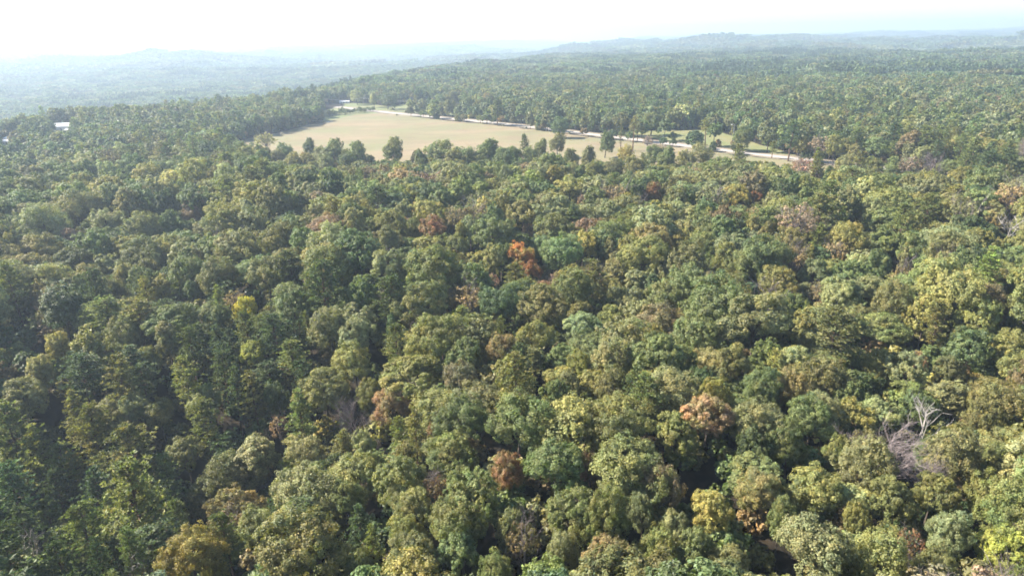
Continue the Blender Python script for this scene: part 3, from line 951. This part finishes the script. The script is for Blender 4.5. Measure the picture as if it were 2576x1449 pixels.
def line_of_sight(u, vb):
    """picture row a tree must stay below so as not to hide a clearing or a building"""
    u = np.asarray(u, float); vb = np.asarray(vb, float)
    lim = np.where((u > 560) & (u < 2400), np.interp(u, LIMX, LIMY), -1e3); lim = np.where(vb > lim + 12, lim, -1e3)
    for px, py, hw in TARGETS: lim = np.where((np.abs(u - px) < hw) & (vb > py + 5), np.maximum(lim, py + 5), lim)
    return lim
kept = []
for t in trees:
    if t['hand']: kept.append(t); continue
    u, vc, vt, dp, wpx = crown_px(t)
    if dp > 20:
        vb = float(project(t['x'], t['y'], t['z'])[1][0]); lim = float(line_of_sight(u, vb))
        if vt < lim:
            sz = t['sz']; s0 = sz
            while sz > 0.34 and crown_px(t, sz)[2] < lim: sz -= 0.03
            if sz <= 0.36: continue
            t['sz'] = sz; t['sx'] *= 0.4 + 0.6 * sz / s0; u, vc, vt, dp, wpx = crown_px(t)
    if dp < 20: kept.append(t); continue
    k = (HP[:, 3] > dp + 1.0) & (np.abs(HP[:, 0] - u) < 0.42 * HP[:, 4] + 0.30 * wpx) & (vt < HP[:, 1] + 0.22 * HP[:, 4]) & (HP[:, 1] < vc + wpx * 0.5)
    if k.any():
        need = float((HP[k, 1] + 0.22 * HP[k, 4]).max()); sz = t['sz']; p = proto_for(t['kind'], 0)[t['pi']]
        while sz > 0.36 and crown_px(t, sz)[2] < need: sz -= 0.04
        if crown_px(t, sz)[2] < need - 14: continue
        f = sz / t['sz']; t['sz'] = sz; t['sx'] *= 0.5 + 0.5 * f
    kept.append(t)
trees = kept

# which of them become single objects: everything hand-read, then the largest in view
for t in trees:
    p = proto_for(t['kind'], 0)[t['pi']]; zc = t['z'] + p['zc'] * t['sz']
    u, v, dp = project(t['x'], t['y'], zc); t['u'], t['v'], t['dep'] = float(u[0]), float(v[0]), float(dp[0]); t['wpx'] = 2 * p['R'] * t['sx'] * FPX / max(t['dep'], 1)
    t['seen'] = t['dep'] > 20 and -t['wpx'] * 0.35 < t['u'] < PW + t['wpx'] * 0.35 and t['v'] < PH + t['wpx'] * 0.35
limits = {'B': 296, 'P': 130, 'T': 80, 'N': 20, 'H': 9, 'S': 9, 'D': 20}
single = []; rest = []
for t in trees:
    t['ka'] = float(np.exp(np.clip(r.normal(0, 0.10), -.2, .2))); q = 0.07 if t['kind'] in 'BT' else 0.025
    t['tx'], t['ty'] = float(np.clip(r.normal(0, q), -.16, .16)), float(np.clip(r.normal(0, q), -.16, .16))
for kd, lim in limits.items():
    ts = [t for t in trees if t['kind'] == kd]
    ts.sort(key=lambda t: (not t['hand'], not t['seen'], -t['wpx']))
    keep = [t for t in ts if t['hand'] or t['seen']][:lim]
    ids = {id(t) for t in keep}; single += keep; rest += [t for t in ts if id(t) not in ids]

# ------------------------------------------------------------------ single trees
NAMES = {'B': ('broadleaf_tree', 'broadleaf tree', 'broadleaf trees of the wood'), 'T': ('thin_leaved_tree', 'thin-leaved tree', 'thinning autumn trees of the wood'), 'P': ('pine_tree', 'pine', 'pines of the wood'),
         'H': ('tall_pine_tree', 'bare-stemmed pine', 'tall pines by the road'), 'S': ('spindly_pine_tree', 'spindly pine', 'tall pines by the road'), 'N': ('bare_tree', 'leafless tree', 'leafless trees of the wood'), 'D': ('dead_tree', 'bleached dead tree', 'dead trees of the wood')}
ORD = ['first', 'second', 'third', 'fourth', 'fifth', 'sixth', 'seventh', 'eighth', 'ninth', 'tenth', 'eleventh', 'twelfth']
DIRS = ['right of', 'above-right of', 'above', 'above-left of', 'left of', 'below-left of', 'below', 'below-right of']
lms = [t for t in single if t['lm']]
def colour_word(t):
    if t['kind'] in 'ND': return ''
    return (PCOL if t['kind'] in 'PHS' else COL)[t['col']][2]
buckets = {}
for t in single:
    if t['lm']: continue
    b = min(lms, key=lambda l: math.hypot(l['u'] - t['u'], l['v'] - t['v']))
    ang = math.degrees(math.atan2(-(t['v'] - b['v']), t['u'] - b['u'])) % 360
    o8 = int((ang + 22.5) // 45) % 8
    t['ref'] = b['lm']; t['oct'] = o8; t['rd'] = math.hypot(b['u'] - t['u'], b['v'] - t['v'])
    buckets.setdefault((b['lm'], o8, t['kind'], colour_word(t)), []).append(t)
for kk, ts in buckets.items():
    ts.sort(key=lambda t: t['rd'])
    for i, t in enumerate(ts):
        nm = NAMES[kk[2]][1]; cw = kk[3] + ' ' if kk[3] else ''
        first = 'nearest' if i == 0 and len(ts) > 1 else (ORD[i] + ' nearest' if i else '')
        head = (first + ' ' + cw + nm).strip()
        t['label'] = f"{head} {DIRS[kk[1]]} the {kk[0]}"
        if len(t['label'].replace('-', ' ').split()) > 15: t['label'] = t['label'].replace('thin-leaved tree', 'thin tree').replace('nearest ', '').replace('bare-stemmed ', '')
def place_tree(t):
    nm, word, grp = NAMES[t['kind']]
    p = proto_for(t['kind'], 0)[t['pi']]
    root = empty(nm, (t['x'], t['y'], t['z'] - 0.1), random.uniform(0, 6.28)); root.scale = (t['sx'] * t['ka'], t['sx'] / t['ka'], t['sz']); root.rotation_euler = (t['tx'], t['ty'], root.rotation_euler[2])
    label = t.get('label') or (t['lm'][0] + t['lm'][1:])
    if t['lm'] and len(label.split()) < 4: label = label + ' in the wood'
    tag(root, label, 'tree', grp)
    cr = bpy.data.objects.new('branches' if p['trunk'] is None else 'crown', p['crown']); C.objects.link(cr); cr.parent = root
    if p['trunk'] is not None:
        tr = bpy.data.objects.new('trunk', p['trunk']); C.objects.link(tr); tr.parent = root
        pal = (PCOL if t['kind'] in 'PHS' else COL)[t['col']]; k = float(np.exp(random.gauss(0, 0.10))); h = random.gauss(0, 0.06)
        for key, c in (('tint', pal[0]), ('tint_second', pal[1])):
            cr[key] = [c[0] * k * (1 + h), c[1] * k, c[2] * k * (1 - h)]
    return root
for t in single: place_tree(t)

# ------------------------------------------------------------------ the rest of the wood: stuff, one object each
def proto_obj(mb, name, mats): return mb.obj(name, mats, link=False)
def instancer(name, protos, pts, rot, scl, idx, tint, label=None):
    me = bpy.data.meshes.new(name); n = len(pts)
    me.vertices.add(n); me.vertices.foreach_set('co', np.asarray(pts, np.float32).ravel())
    for nm, ty, dat, key in (('prot', 'FLOAT_VECTOR', rot, 'vector'), ('pscale', 'FLOAT_VECTOR', scl, 'vector')):
        a = me.attributes.new(nm, ty, 'POINT'); a.data.foreach_set(key, np.asarray(dat, np.float32).ravel())
    a = me.attributes.new('pidx', 'INT', 'POINT'); a.data.foreach_set('value', np.asarray(idx, np.int32))
    a = me.attributes.new('tint', 'FLOAT_COLOR', 'POINT'); a.data.foreach_set('color', np.concatenate([tint, np.ones((n, 1))], 1).astype(np.float32).ravel())
    o = bpy.data.objects.new(name, me); C.objects.link(o); tag(o, kind='stuff')
    ng = bpy.data.node_groups.new(name + '_scatter', 'GeometryNodeTree')
    ng.interface.new_socket('Geometry', in_out='INPUT', socket_type='NodeSocketGeometry'); ng.interface.new_socket('Geometry', in_out='OUTPUT', socket_type='NodeSocketGeometry')
    N = ng.nodes; L = ng.links.new
    gi = N.new('NodeGroupInput'); go = N.new('NodeGroupOutput'); mp = N.new('GeometryNodeMeshToPoints'); ip = N.new('GeometryNodeInstanceOnPoints')
    L(gi.outputs[0], mp.inputs['Mesh']); L(mp.outputs[0], ip.inputs['Points'])
    if len(protos) > 1:
        jn = N.new('GeometryNodeJoinGeometry')
        for po in protos:
            oi = N.new('GeometryNodeObjectInfo'); oi.inputs['Object'].default_value = po; oi.inputs['As Instance'].default_value = False
            gt = N.new('GeometryNodeGeometryToInstance'); L(oi.outputs['Geometry'], gt.inputs[0]); L(gt.outputs[0], jn.inputs[0])
        L(jn.outputs[0], ip.inputs['Instance']); ip.inputs['Pick Instance'].default_value = True
    def na(nm, ty):
        a = N.new('GeometryNodeInputNamedAttribute'); a.data_type = ty; a.inputs['Name'].default_value = nm; return a.outputs['Attribute']
    L(na('pidx', 'INT'), ip.inputs['Instance Index'])
    e2r = N.new('FunctionNodeEulerToRotation'); L(na('prot', 'FLOAT_VECTOR'), e2r.inputs[0]); L(e2r.outputs[0], ip.inputs['Rotation'])
    L(na('pscale', 'FLOAT_VECTOR'), ip.inputs['Scale']); L(ip.outputs[0], go.inputs[0])
    md = o.modifiers.new('scatter', 'NODES'); md.node_group = ng
    return o
def tints(cols, table, r, amt=0.10):
    base = np.array([table[c][0] for c in cols]); n = len(cols); k = np.exp(r.normal(0, amt, n))[:, None]; h = r.normal(0, 0.045, n)[:, None]
    return base * k * np.concatenate([1 + h, np.ones((n, 1)), 1 - h], 1)

# medium detail trees
def broad_whole(seed, R, Hc, zc, nl, nleaf, ls, shape, trunk=True):
    m = MB(); cs, rs = broad_crown(m, seed, R, Hc, zc, nl, nleaf, ls, shape, 0)
    if trunk: broad_trunk(m, seed, cs, zc, Hc, R, 1, 4, 4)
    return m
near_b = [proto_obj(broad_whole(100 + i, *specs[i][1:4], specs[i][4], 10000, 0.205, specs[i][0]), 'near_tree_form', [M_LEAF_I, M_BARK]) for i in range(8)]
mid_b = [proto_obj(broad_whole(160 + i, *specs[i][1:4], 22, 1100 if i < 14 else 1500, 0.62, specs[i][0]), 'middle_tree_form', [M_LEAF_I, M_BARK]) for i in (0, 1, 2, 3, 5, 14, 15, 16)]
def pine_whole(seed, H, Rp, bt, nb, ntf, nn, nl, st):
    m = MB(); pine_parts(m, m, seed, H, Rp, bt, nb, ntf, nn, nl, 0, 1, 4, st); return m
near_p = [proto_obj(pine_whole(520 + i, 18, 3.2, 0.36, 56, 9, 13, 0.52, st), 'near_pine_form', [M_NEEDLE_I, M_PINEBARK]) for i, st in enumerate(['round', 'cone', 'cone', 'round'])]
mid_p = [proto_obj(pine_whole(540 + i, 18, 3.2, 0.26, 34, 6, 7, 1.05, st), 'middle_pine_form', [M_NEEDLE_I, M_PINEBARK]) for i, st in enumerate(['round', 'cone', 'cone', 'round'])]

rb = np.random.default_rng(81)
def emit(name, ts, protos, table):
    n = len(ts); pts = [(t['x'], t['y'], t['z'] - 0.1) for t in ts]
    rot = np.zeros((n, 3)); rot[:, 2] = rb.uniform(0, 6.28, n)
    scl = [(t['sx'] * t['ka'], t['sx'] / t['ka'], t['sz']) for t in ts]; rot[:, 0] = [t['tx'] for t in ts]; rot[:, 1] = [t['ty'] for t in ts]
    return pts, rot, scl, rb.integers(0, len(protos), n), tints([t['col'] if t['col'] in table else 'br' for t in ts], table, rb)
nb = [t for t in rest if t['kind'] in 'BTN']; npn = [t for t in rest if t['kind'] in 'PHS']
instancer('broadleaf_forest', near_b, *emit('b', nb, near_b, COL))
instancer('pine_forest', near_p, *emit('p', npn, near_p, PCOL))

# middle distance 470 .. 1000 m
X, Y = scatter(NEAR_R, 1050, 7.8, -46, 44, 101); r = np.random.default_rng(102)
Z = terrain(X, Y); ps = pine_share(X, Y); isp = r.random(len(X)) < ps; isp[np.hypot(X, Y) < 0] = False
def lim_scale(X, Y, Z, H):
    """height factor that keeps trees beside the clearings below the line of sight over them"""
    u, vb, dp = project(X, Y, Z); f = np.ones(len(X)); lim = line_of_sight(u, vb)
    for _ in range(14):
        vt = project(X, Y, Z + H * f)[1]; f = np.where((vt < lim) & (dp > 0), f * 0.9, f)
    return f
def mid(name, X, Y, Z, protos, cols, probs, table, seed, smu):
    r = np.random.default_rng(seed); n = len(X); s = np.clip(r.normal(smu, 0.17, n), 0.55, 1.4)
    sz = 0.4 + 0.6 * s + r.normal(0, 0.06, n)
    f = lim_scale(X, Y, Z, 16.5 * sz); sz = sz * f; s = s * (0.4 + 0.6 * f)
    instancer(name, protos, np.stack([X, Y, Z - 0.2], 1), np.stack([np.zeros(n), np.zeros(n), r.uniform(0, 6.28, n)], 1), np.stack([s, s, sz], 1), r.integers(0, len(protos), n), tints(r.choice(cols, n, p=probs), table, r) * (0.86, 0.92, 1.0))  # last factor cools the leaves, distance haze put into their colour
bp2 = bp.copy(); bp2[8:] *= 0.3; bp2[2] *= 0.6; bp2 /= bp2.sum()
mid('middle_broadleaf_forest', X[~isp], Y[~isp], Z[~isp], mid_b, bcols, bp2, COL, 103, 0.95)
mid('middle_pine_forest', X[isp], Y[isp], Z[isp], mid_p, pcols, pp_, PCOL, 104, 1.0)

# understorey between the near trees: small dark shrubs and saplings
X, Y = scatter(25, 300, 5.2, -56, 50, 91); X2, Y2 = scatter(300, 1000, 6.6, -40, 38, 93); X = np.concatenate([X, X2]); Y = np.concatenate([Y, Y2]); r = np.random.default_rng(92)
k = r.random(len(X)) < 0.8; X, Y = X[k], Y[k]; n = len(X)
s = np.where(np.hypot(X, Y) < 300, r.uniform(0.28, 0.55, n), r.uniform(0.4, 0.68, n))
f = lim_scale(X, Y, terrain(X, Y), 13 * s); s = s * f
instancer('undergrowth', mid_b, np.stack([X, Y, terrain(X, Y) - s * 3.5], 1), np.stack([np.zeros(n), np.zeros(n), r.uniform(0, 6.28, n)], 1), np.stack([s * 1.15, s * 1.15, s], 1), r.integers(0, 8, n), tints(r.choice(['g', 'ol', 'g', 'dg', 'ol', 'dg', 'yg', 'br'], n), COL, r))

# far patches ---------------------------------------------------------------
def patch(seed, size, spacing, nleaf, ls, R, Hc, zc, pine=False):
    r = np.random.default_rng(seed); m = MB(); k = int(size / spacing)
    for i in range(k):
        for jj_ in range(k):
            x = (i + 0.5 + r.uniform(-.42, .42)) * spacing - size / 2; y = (jj_ + 0.5 + r.uniform(-.42, .42)) * spacing - size / 2
            s = r.uniform(0.7, 1.3); v = leaf_variation(r, 1, 0.22, 0.05)[0]
            if pine:
                n = nleaf; d = rdir(r, n); d[:, 2] = np.abs(d[:, 2]); h = r.random(n) ** 1.3
                P = np.stack([x + d[:, 0] * R * s * (1 - h * 0.8), y + d[:, 1] * R * s * (1 - h * 0.8), zc - Hc / 2 + h * Hc * s], 1)
                nn = d
            else:
                n = nleaf; d = rdir(r, n); d[:, 2] = np.abs(d[:, 2]) * 1.0 - 0.15; lob = rdir(r, 5); lob[:, 2] = np.abs(lob[:, 2]); li = lob[r.integers(0, 5, n)]
                P = np.stack([x + R * s * (li[:, 0] * .55 + d[:, 0] * .55), y + R * s * (li[:, 1] * .55 + d[:, 1] * .55), zc * (0.6 + 0.4 * s) + Hc / 2 * (li[:, 2] * .5 + d[:, 2] * .55)], 1); nn = d
            add_leaves(m, P, nn, ls * s, r, 0, leaf_variation(r, n, 0.15, 0.05) * v, 0.45, 0.75)
    return m
pb = [proto_obj(patch(700 + i, 40, 8.0, 90, 1.25, 4.6, 8, 12), 'wood_patch_form', [M_LEAF_I]) for i in range(5)]
pp2 = [proto_obj(patch(720 + i, 40, 6.6, 60, 1.2, 3.0, 9, 13, True), 'pine_patch_form', [M_NEEDLE_I]) for i in range(4)]
fb = [proto_obj(patch(740 + i, 150, 11.5, 16, 3.6, 6.5, 9, 11), 'far_wood_patch_form', [M_LEAF_I]) for i in range(4)]
def slope_rot(X, Y, r, e=20.0):
    dzx = (terrain(X + e, Y) - terrain(X - e, Y)) / (2 * e); dzy = (terrain(X, Y + e) - terrain(X, Y - e)) / (2 * e)
    a = r.integers(0, 4, len(X)) * math.pi / 2
    # euler XYZ applied as Rz*Ry*Rx: tilt in the rotated frame
    ca, sa = np.cos(a), np.sin(a); gx = dzx * ca + dzy * sa; gy = -dzx * sa + dzy * ca
    return np.stack([np.arctan(gy), -np.arctan(gx), a], 1)
FARTONE = np.array([0.72, 0.82, 0.95])  # blue cast of the haze put into the far woods' leaf colour
def far_set(name, r0, r1, sp, protos, seed, want_pine, cols, probs, table, az0=-42, az1=40, jit=0.12):
    X, Y = scatter(r0, r1, sp, az0, az1, seed, True, jit); r = np.random.default_rng(seed + 1)
    isp = np.random.default_rng(5).random(len(X)) < pine_share(X, Y)
    if want_pine is not None: X, Y = (X[isp], Y[isp]) if want_pine else (X[~isp], Y[~isp])
    n = len(X)
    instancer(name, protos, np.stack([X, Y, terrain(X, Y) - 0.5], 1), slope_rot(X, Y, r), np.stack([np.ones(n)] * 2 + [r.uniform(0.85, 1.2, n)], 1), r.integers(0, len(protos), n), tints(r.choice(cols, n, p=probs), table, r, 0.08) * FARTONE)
fcol = ['g', 'ol', 'yg', 'sg', 'bg']; fpr = [.48, .24, .02, .10, .16]
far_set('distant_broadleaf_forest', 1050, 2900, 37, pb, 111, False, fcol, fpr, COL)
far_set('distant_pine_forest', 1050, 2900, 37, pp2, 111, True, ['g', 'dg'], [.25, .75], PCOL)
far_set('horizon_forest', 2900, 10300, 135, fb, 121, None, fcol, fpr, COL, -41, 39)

print('single', len(single), 'rest', len(rest), 'undergrowth', n)

# ------------------------------------------------------------------ buildings and small things by the road
M_WHITE = plain_mat('white_metal_roof', (0.80, 0.80, 0.80), 0.35, 0.05, 1.0, 0.0, 0.6)
M_WALLW = plain_mat('white_siding', (0.78, 0.77, 0.74), 0.7, 0.06)
M_WALLG = plain_mat('grey_siding', (0.50, 0.53, 0.60), 0.7, 0.06)
M_DARK = plain_mat('dark_opening', (0.03, 0.03, 0.035), 0.3, 0.1)
M_SALMON = plain_mat('salmon_roof', (0.62, 0.33, 0.26), 0.7, 0.1)
M_GREYROOF = plain_mat('grey_shingles', (0.42, 0.43, 0.46), 0.8, 0.15)
M_WOOD = plain_mat('weathered_pole', (0.30, 0.26, 0.22), 0.9, 0.2)
M_STEEL = plain_mat('galvanised_steel', (0.55, 0.56, 0.58), 0.4, 0.1, 2.0, 0.6)
M_RED = plain_mat('red_paint', (0.45, 0.04, 0.04), 0.3, 0.05, 1, 0, 0.6)
M_NAVY = plain_mat('dark_blue_paint', (0.03, 0.04, 0.07), 0.3, 0.05, 1, 0, 0.6)
M_TYRE = plain_mat('tyre_rubber', (0.03, 0.03, 0.03), 0.9, 0.1)
M_LAMP = plain_mat('white_lamp_cover', (0.85, 0.85, 0.85), 0.4, 0.02)
M_GALV = plain_mat('bright_wire', (0.7, 0.7, 0.7), 0.4, 0.02)

def house(name, px, py, L_, D_, H_, rot, wall, roof, label, cat='house', roof_h=1.6, flat=False):
    x, y, z = at(px, py, H_ / 2); root = empty(name, (x, y, z), rot); tag(root, label, cat)
    m = MB(); m.box(0, 0, H_ / 2, L_, D_, H_); m.obj('wall', wall, root)
    m = MB(); o = 0.4
    a, b = L_ / 2 + o, D_ / 2 + o
    V = [(-a, -b, H_ + 0.01), (a, -b, H_ + 0.01), (a, b, H_ + 0.01), (-a, b, H_ + 0.01), (-a, 0, H_ + roof_h), (a, 0, H_ + roof_h)]
    m.add(V, [(0, 1, 5, 4), (2, 3, 4, 5)]); m.f.append((np.array([[1, 2, 5], [3, 0, 4]]), 0)); m.f.append((np.array([[0, 3, 2, 1]]), 0)); m.obj('roof', roof, root)
    m = MB(); m.box(-L_ * 0.05, -D_ / 2 - 0.02, 1.05, 0.95, 0.08, 2.1); m.obj('door', M_DARK, root)
    for q in (-0.32, 0.25):
        m = MB(); m.box(L_ * q, -D_ / 2 - 0.02, 1.6, 1.2, 0.08, 1.1); m.obj('window', M_DARK, root)
    return root
house('shed', 745, 257, 3.2, 2.6, 2.6, 0.2, M_WALLW, M_WHITE, 'small white shed standing among the dark trees beyond the field', 'shed', 0.7)
house('cabin', 780, 257, 6.0, 4.5, 2.4, 0.1, M_WALLW, M_SALMON, 'small cabin with a salmon roof beyond the tree line', 'cabin', 1.2)
house('mobile_home', 867, 258, 12, 4.5, 2.5, 0.05, M_WALLG, M_WHITE, 'long low house with a white roof beside the pale round trees', 'house', 0.7)
house('farmhouse', 1946, 347, 7, 6, 3.0, 0.35, M_WALLG, M_GREYROOF, 'pale grey house half hidden by trees behind the yard', 'house', 1.8)
house('barn', 165, 322, 26, 12, 4.0, 0.15, M_WALLW, M_WHITE, 'long building with a glaring white metal roof among hazy trees', 'barn', 2.2)
house('outbuilding', 178, 331, 7, 5, 3.0, 0.3, M_WALLW, M_WHITE, 'small white-roofed building just below the long glaring roof', 'shed', 0.8)
house('garage', 30, 353, 9, 6, 3.2, -0.2, M_WALLW, M_WHITE, 'white-roofed building, upper of the pair at the picture edge', 'garage', 1.0)
house('garage', 20, 360, 7, 5, 3.0, 0.3, M_WALLW, M_WHITE, 'white-roofed building, lower of the pair at the picture edge', 'garage', 1.0)

def car(px, py, rot, paint, label):
    x, y, z = at(px, py); root = empty('parked_car', (x, y, 0.06), rot); tag(root, label, 'car', 'cars parked in the yard')
    m = MB(); m.box(0, 0, 0.62, 4.5, 1.8, 0.62, 0, 0, 0.97); m.obj('body', paint, root)
    m = MB(); m.box(-0.2, 0, 1.19, 2.5, 1.62, 0.5, 0, 0, 0.78); m.obj('cabin', M_DARK, root)
    m = MB(); m.box(-0.2, 0, 1.46, 1.9, 1.24, 0.05, 0, 0, 0.95); m.obj('roof', paint, root)
    for sx_ in (-1.4, 1.4):
        for sy_ in (-0.86, 0.86):
            m = MB(); m.tube([(sx_, sy_ - 0.12, 0.33), (sx_, sy_ + 0.12, 0.33)], [0.33, 0.33], 10)
            m.f.append((np.array([list(range(m.n - 20, m.n - 10))]), 0)); m.f.append((np.array([list(range(m.n - 10, m.n))]), 0)); m.obj('wheel', M_TYRE, root)
car(1957, 351, 0.3, M_RED, 'red car parked in the yard beside the pale grey house')
car(1952, 354, 0.1, M_NAVY, 'dark blue car parked in front of the red car')

def pole(px, py, h, label, lamp=False, arms=True, name='utility_pole', grp=None):
    x, y, z = at(px, py); root = empty(name, (x, y, z), 0.6); tag(root, label, 'pole' if not lamp else 'lamp', grp)
    m = MB(); m.tube([(0, 0, -0.5), (0, 0, h)], [0.2, 0.13], 8); m.obj('pole', M_STEEL if lamp else M_WOOD, root)
    if lamp:
        m = MB(); m.tube([(0, 0, h - 0.3), (-1.2, 0, h), (-2.2, 0, h)], [0.06, 0.06, 0.06], 6); m.obj('arm', M_STEEL, root)
        m = MB(); m.box(-2.6, 0, h - 0.05, 1.2, 0.6, 0.3, 0, 0, 0.8); m.obj('lamp_head', M_LAMP, root)
    elif arms:
        m = MB(); m.box(0, 0, h - 0.6, 2.4, 0.12, 0.14); m.obj('crossarm', M_WOOD, root)
        for q in (-1.05, 0, 1.05):
            m = MB(); m.tube([(q, 0, h - 0.53), (q, 0, h - 0.3)], [0.05, 0.04], 6); m.obj('insulator', M_LAMP, root)
    return x, y, z + h - 0.3
pole(1845, 343, 9, 'slim lamp post with a white lamp head before the dark trees', lamp=True, name='lamp_post')
p1 = pole(1585, 348, 10, 'utility pole in front of the massive dark oak by the road', grp='utility poles')
p2 = pole(775, 268, 10, 'utility pole by the far end of the road', grp='utility poles')
p3 = pole(915, 268, 10, 'utility pole standing beside the pale round tree', grp='utility poles')
p4 = pole(1040, 276, 10, 'utility pole at the meadow by the road', grp='utility poles')
for a, b, lb in ((p2, p3, 'sagging wire between the far poles'), (p3, p4, 'sagging wire between the poles near the meadow')):
    a = np.array(a); b = np.array(b); pts = [a + (b - a) * t - np.array([0, 0, 2.0 * 4 * t * (1 - t)]) for t in np.linspace(0, 1, 13)]
    m = MB(); m.tube(pts, [0.05] * 13, 4); o = m.obj('power_line', M_GALV); tag(o, lb + ' beyond the field', 'power line')

# shrubs along the far edge of the field and the road
SH = []
for i in range(2):
    a = MB(); cs, rs = broad_crown(a, 900 + i, 2.2, 3.0, 1.9, 12, 900, 0.22, 'dome'); b = MB()
    for q in range(5):
        an = q * 1.26; b.tube([(0.1 * math.cos(an), 0.1 * math.sin(an), -0.2), (0.9 * math.cos(an), 0.9 * math.sin(an), 2.0)], [0.06, 0.03], 4)
    SH.append((a.mesh('foliage', [M_LEAF]), b.mesh('stem', [M_BARK])))
r = np.random.default_rng(131)
def shrub(px, py, s, col, label, grp):
    x, y, z = at(px, py); i = int(r.integers(2)); root = empty('shrub', (x, y, z), float(r.uniform(0, 6))); root.scale = (s, s, s * float(r.uniform(.8, 1.2)))
    tag(root, label, 'shrub', grp)
    f = bpy.data.objects.new('foliage', SH[i][0]); C.objects.link(f); f.parent = root
    st = bpy.data.objects.new('stem', SH[i][1]); C.objects.link(st); st.parent = root
    f['tint'] = list(COL[col][0]); f['tint_second'] = list(COL[col][1])
for i in range(16):
    u = i / 15; px = lerp(830, 938, u) + r.normal(0, 1); py = lerp(292, 281, u) + r.normal(0, 1.2); py = min(py, 292)
    shrub(px, py, float(r.uniform(0.9, 1.9)), str(r.choice(['g', 'bg', 'dg', 'sg'])), f'{ORD[i] if i < 12 else ["thirteenth", "fourteenth", "fifteenth", "sixteenth"][i - 12]} shrub, counted from the dark wood, in the row at the field corner', 'shrub row at the field corner')
for i in range(14):
    u = i / 13; px = lerp(1120, 1560, u) + r.normal(0, 6); py = np.interp(px, [a for a, b in ROADPTS], [b for a, b in ROADPTS]) - r.uniform(6, 10)
    shrub(px, float(py), float(r.uniform(0.6, 1.5)), str(r.choice(['g', 'dg', 'ol', 'dg'])), f'{ORD[i] if i < 12 else ["thirteenth", "fourteenth"][i - 12]} roadside bush, counted from the meadow end, beyond the road', 'bushes along the far side of the road')
for i in range(9):
    px = 1010 + i * 52 + r.normal(0, 9); py = np.interp(px, [a for a, b in ROADPTS], [b for a, b in ROADPTS]) + r.uniform(5, 7)
    shrub(px, float(py), float(r.uniform(0.3, 0.6)), str(r.choice(['g', 'ol'])), f'{ORD[i]} low tuft, counted from the far end, between road and dry field', 'low tufts along the field edge')

# ------------------------------------------------------------------ haze
hz = MB(); hz.box(0, 0, (-110 + 160) / 2, 21400, 21400, 270)
hm, hn, ho = new_mat('haze_air')
pv = hn.nodes.new('ShaderNodeVolumePrincipled'); pv.inputs['Color'].default_value = (*HAZE_COLOR, 1); pv.inputs['Density'].default_value = HAZE_DENSITY; pv.inputs['Anisotropy'].default_value = HAZE_G
hn.links.new(pv.outputs[0], ho.inputs['Volume'])
h = hz.obj('haze', hm); tag(h, kind='stuff')
print('min/max ground', GZ.min(), GZ.max(), 'haze', 25 - 135, 25 + 135)
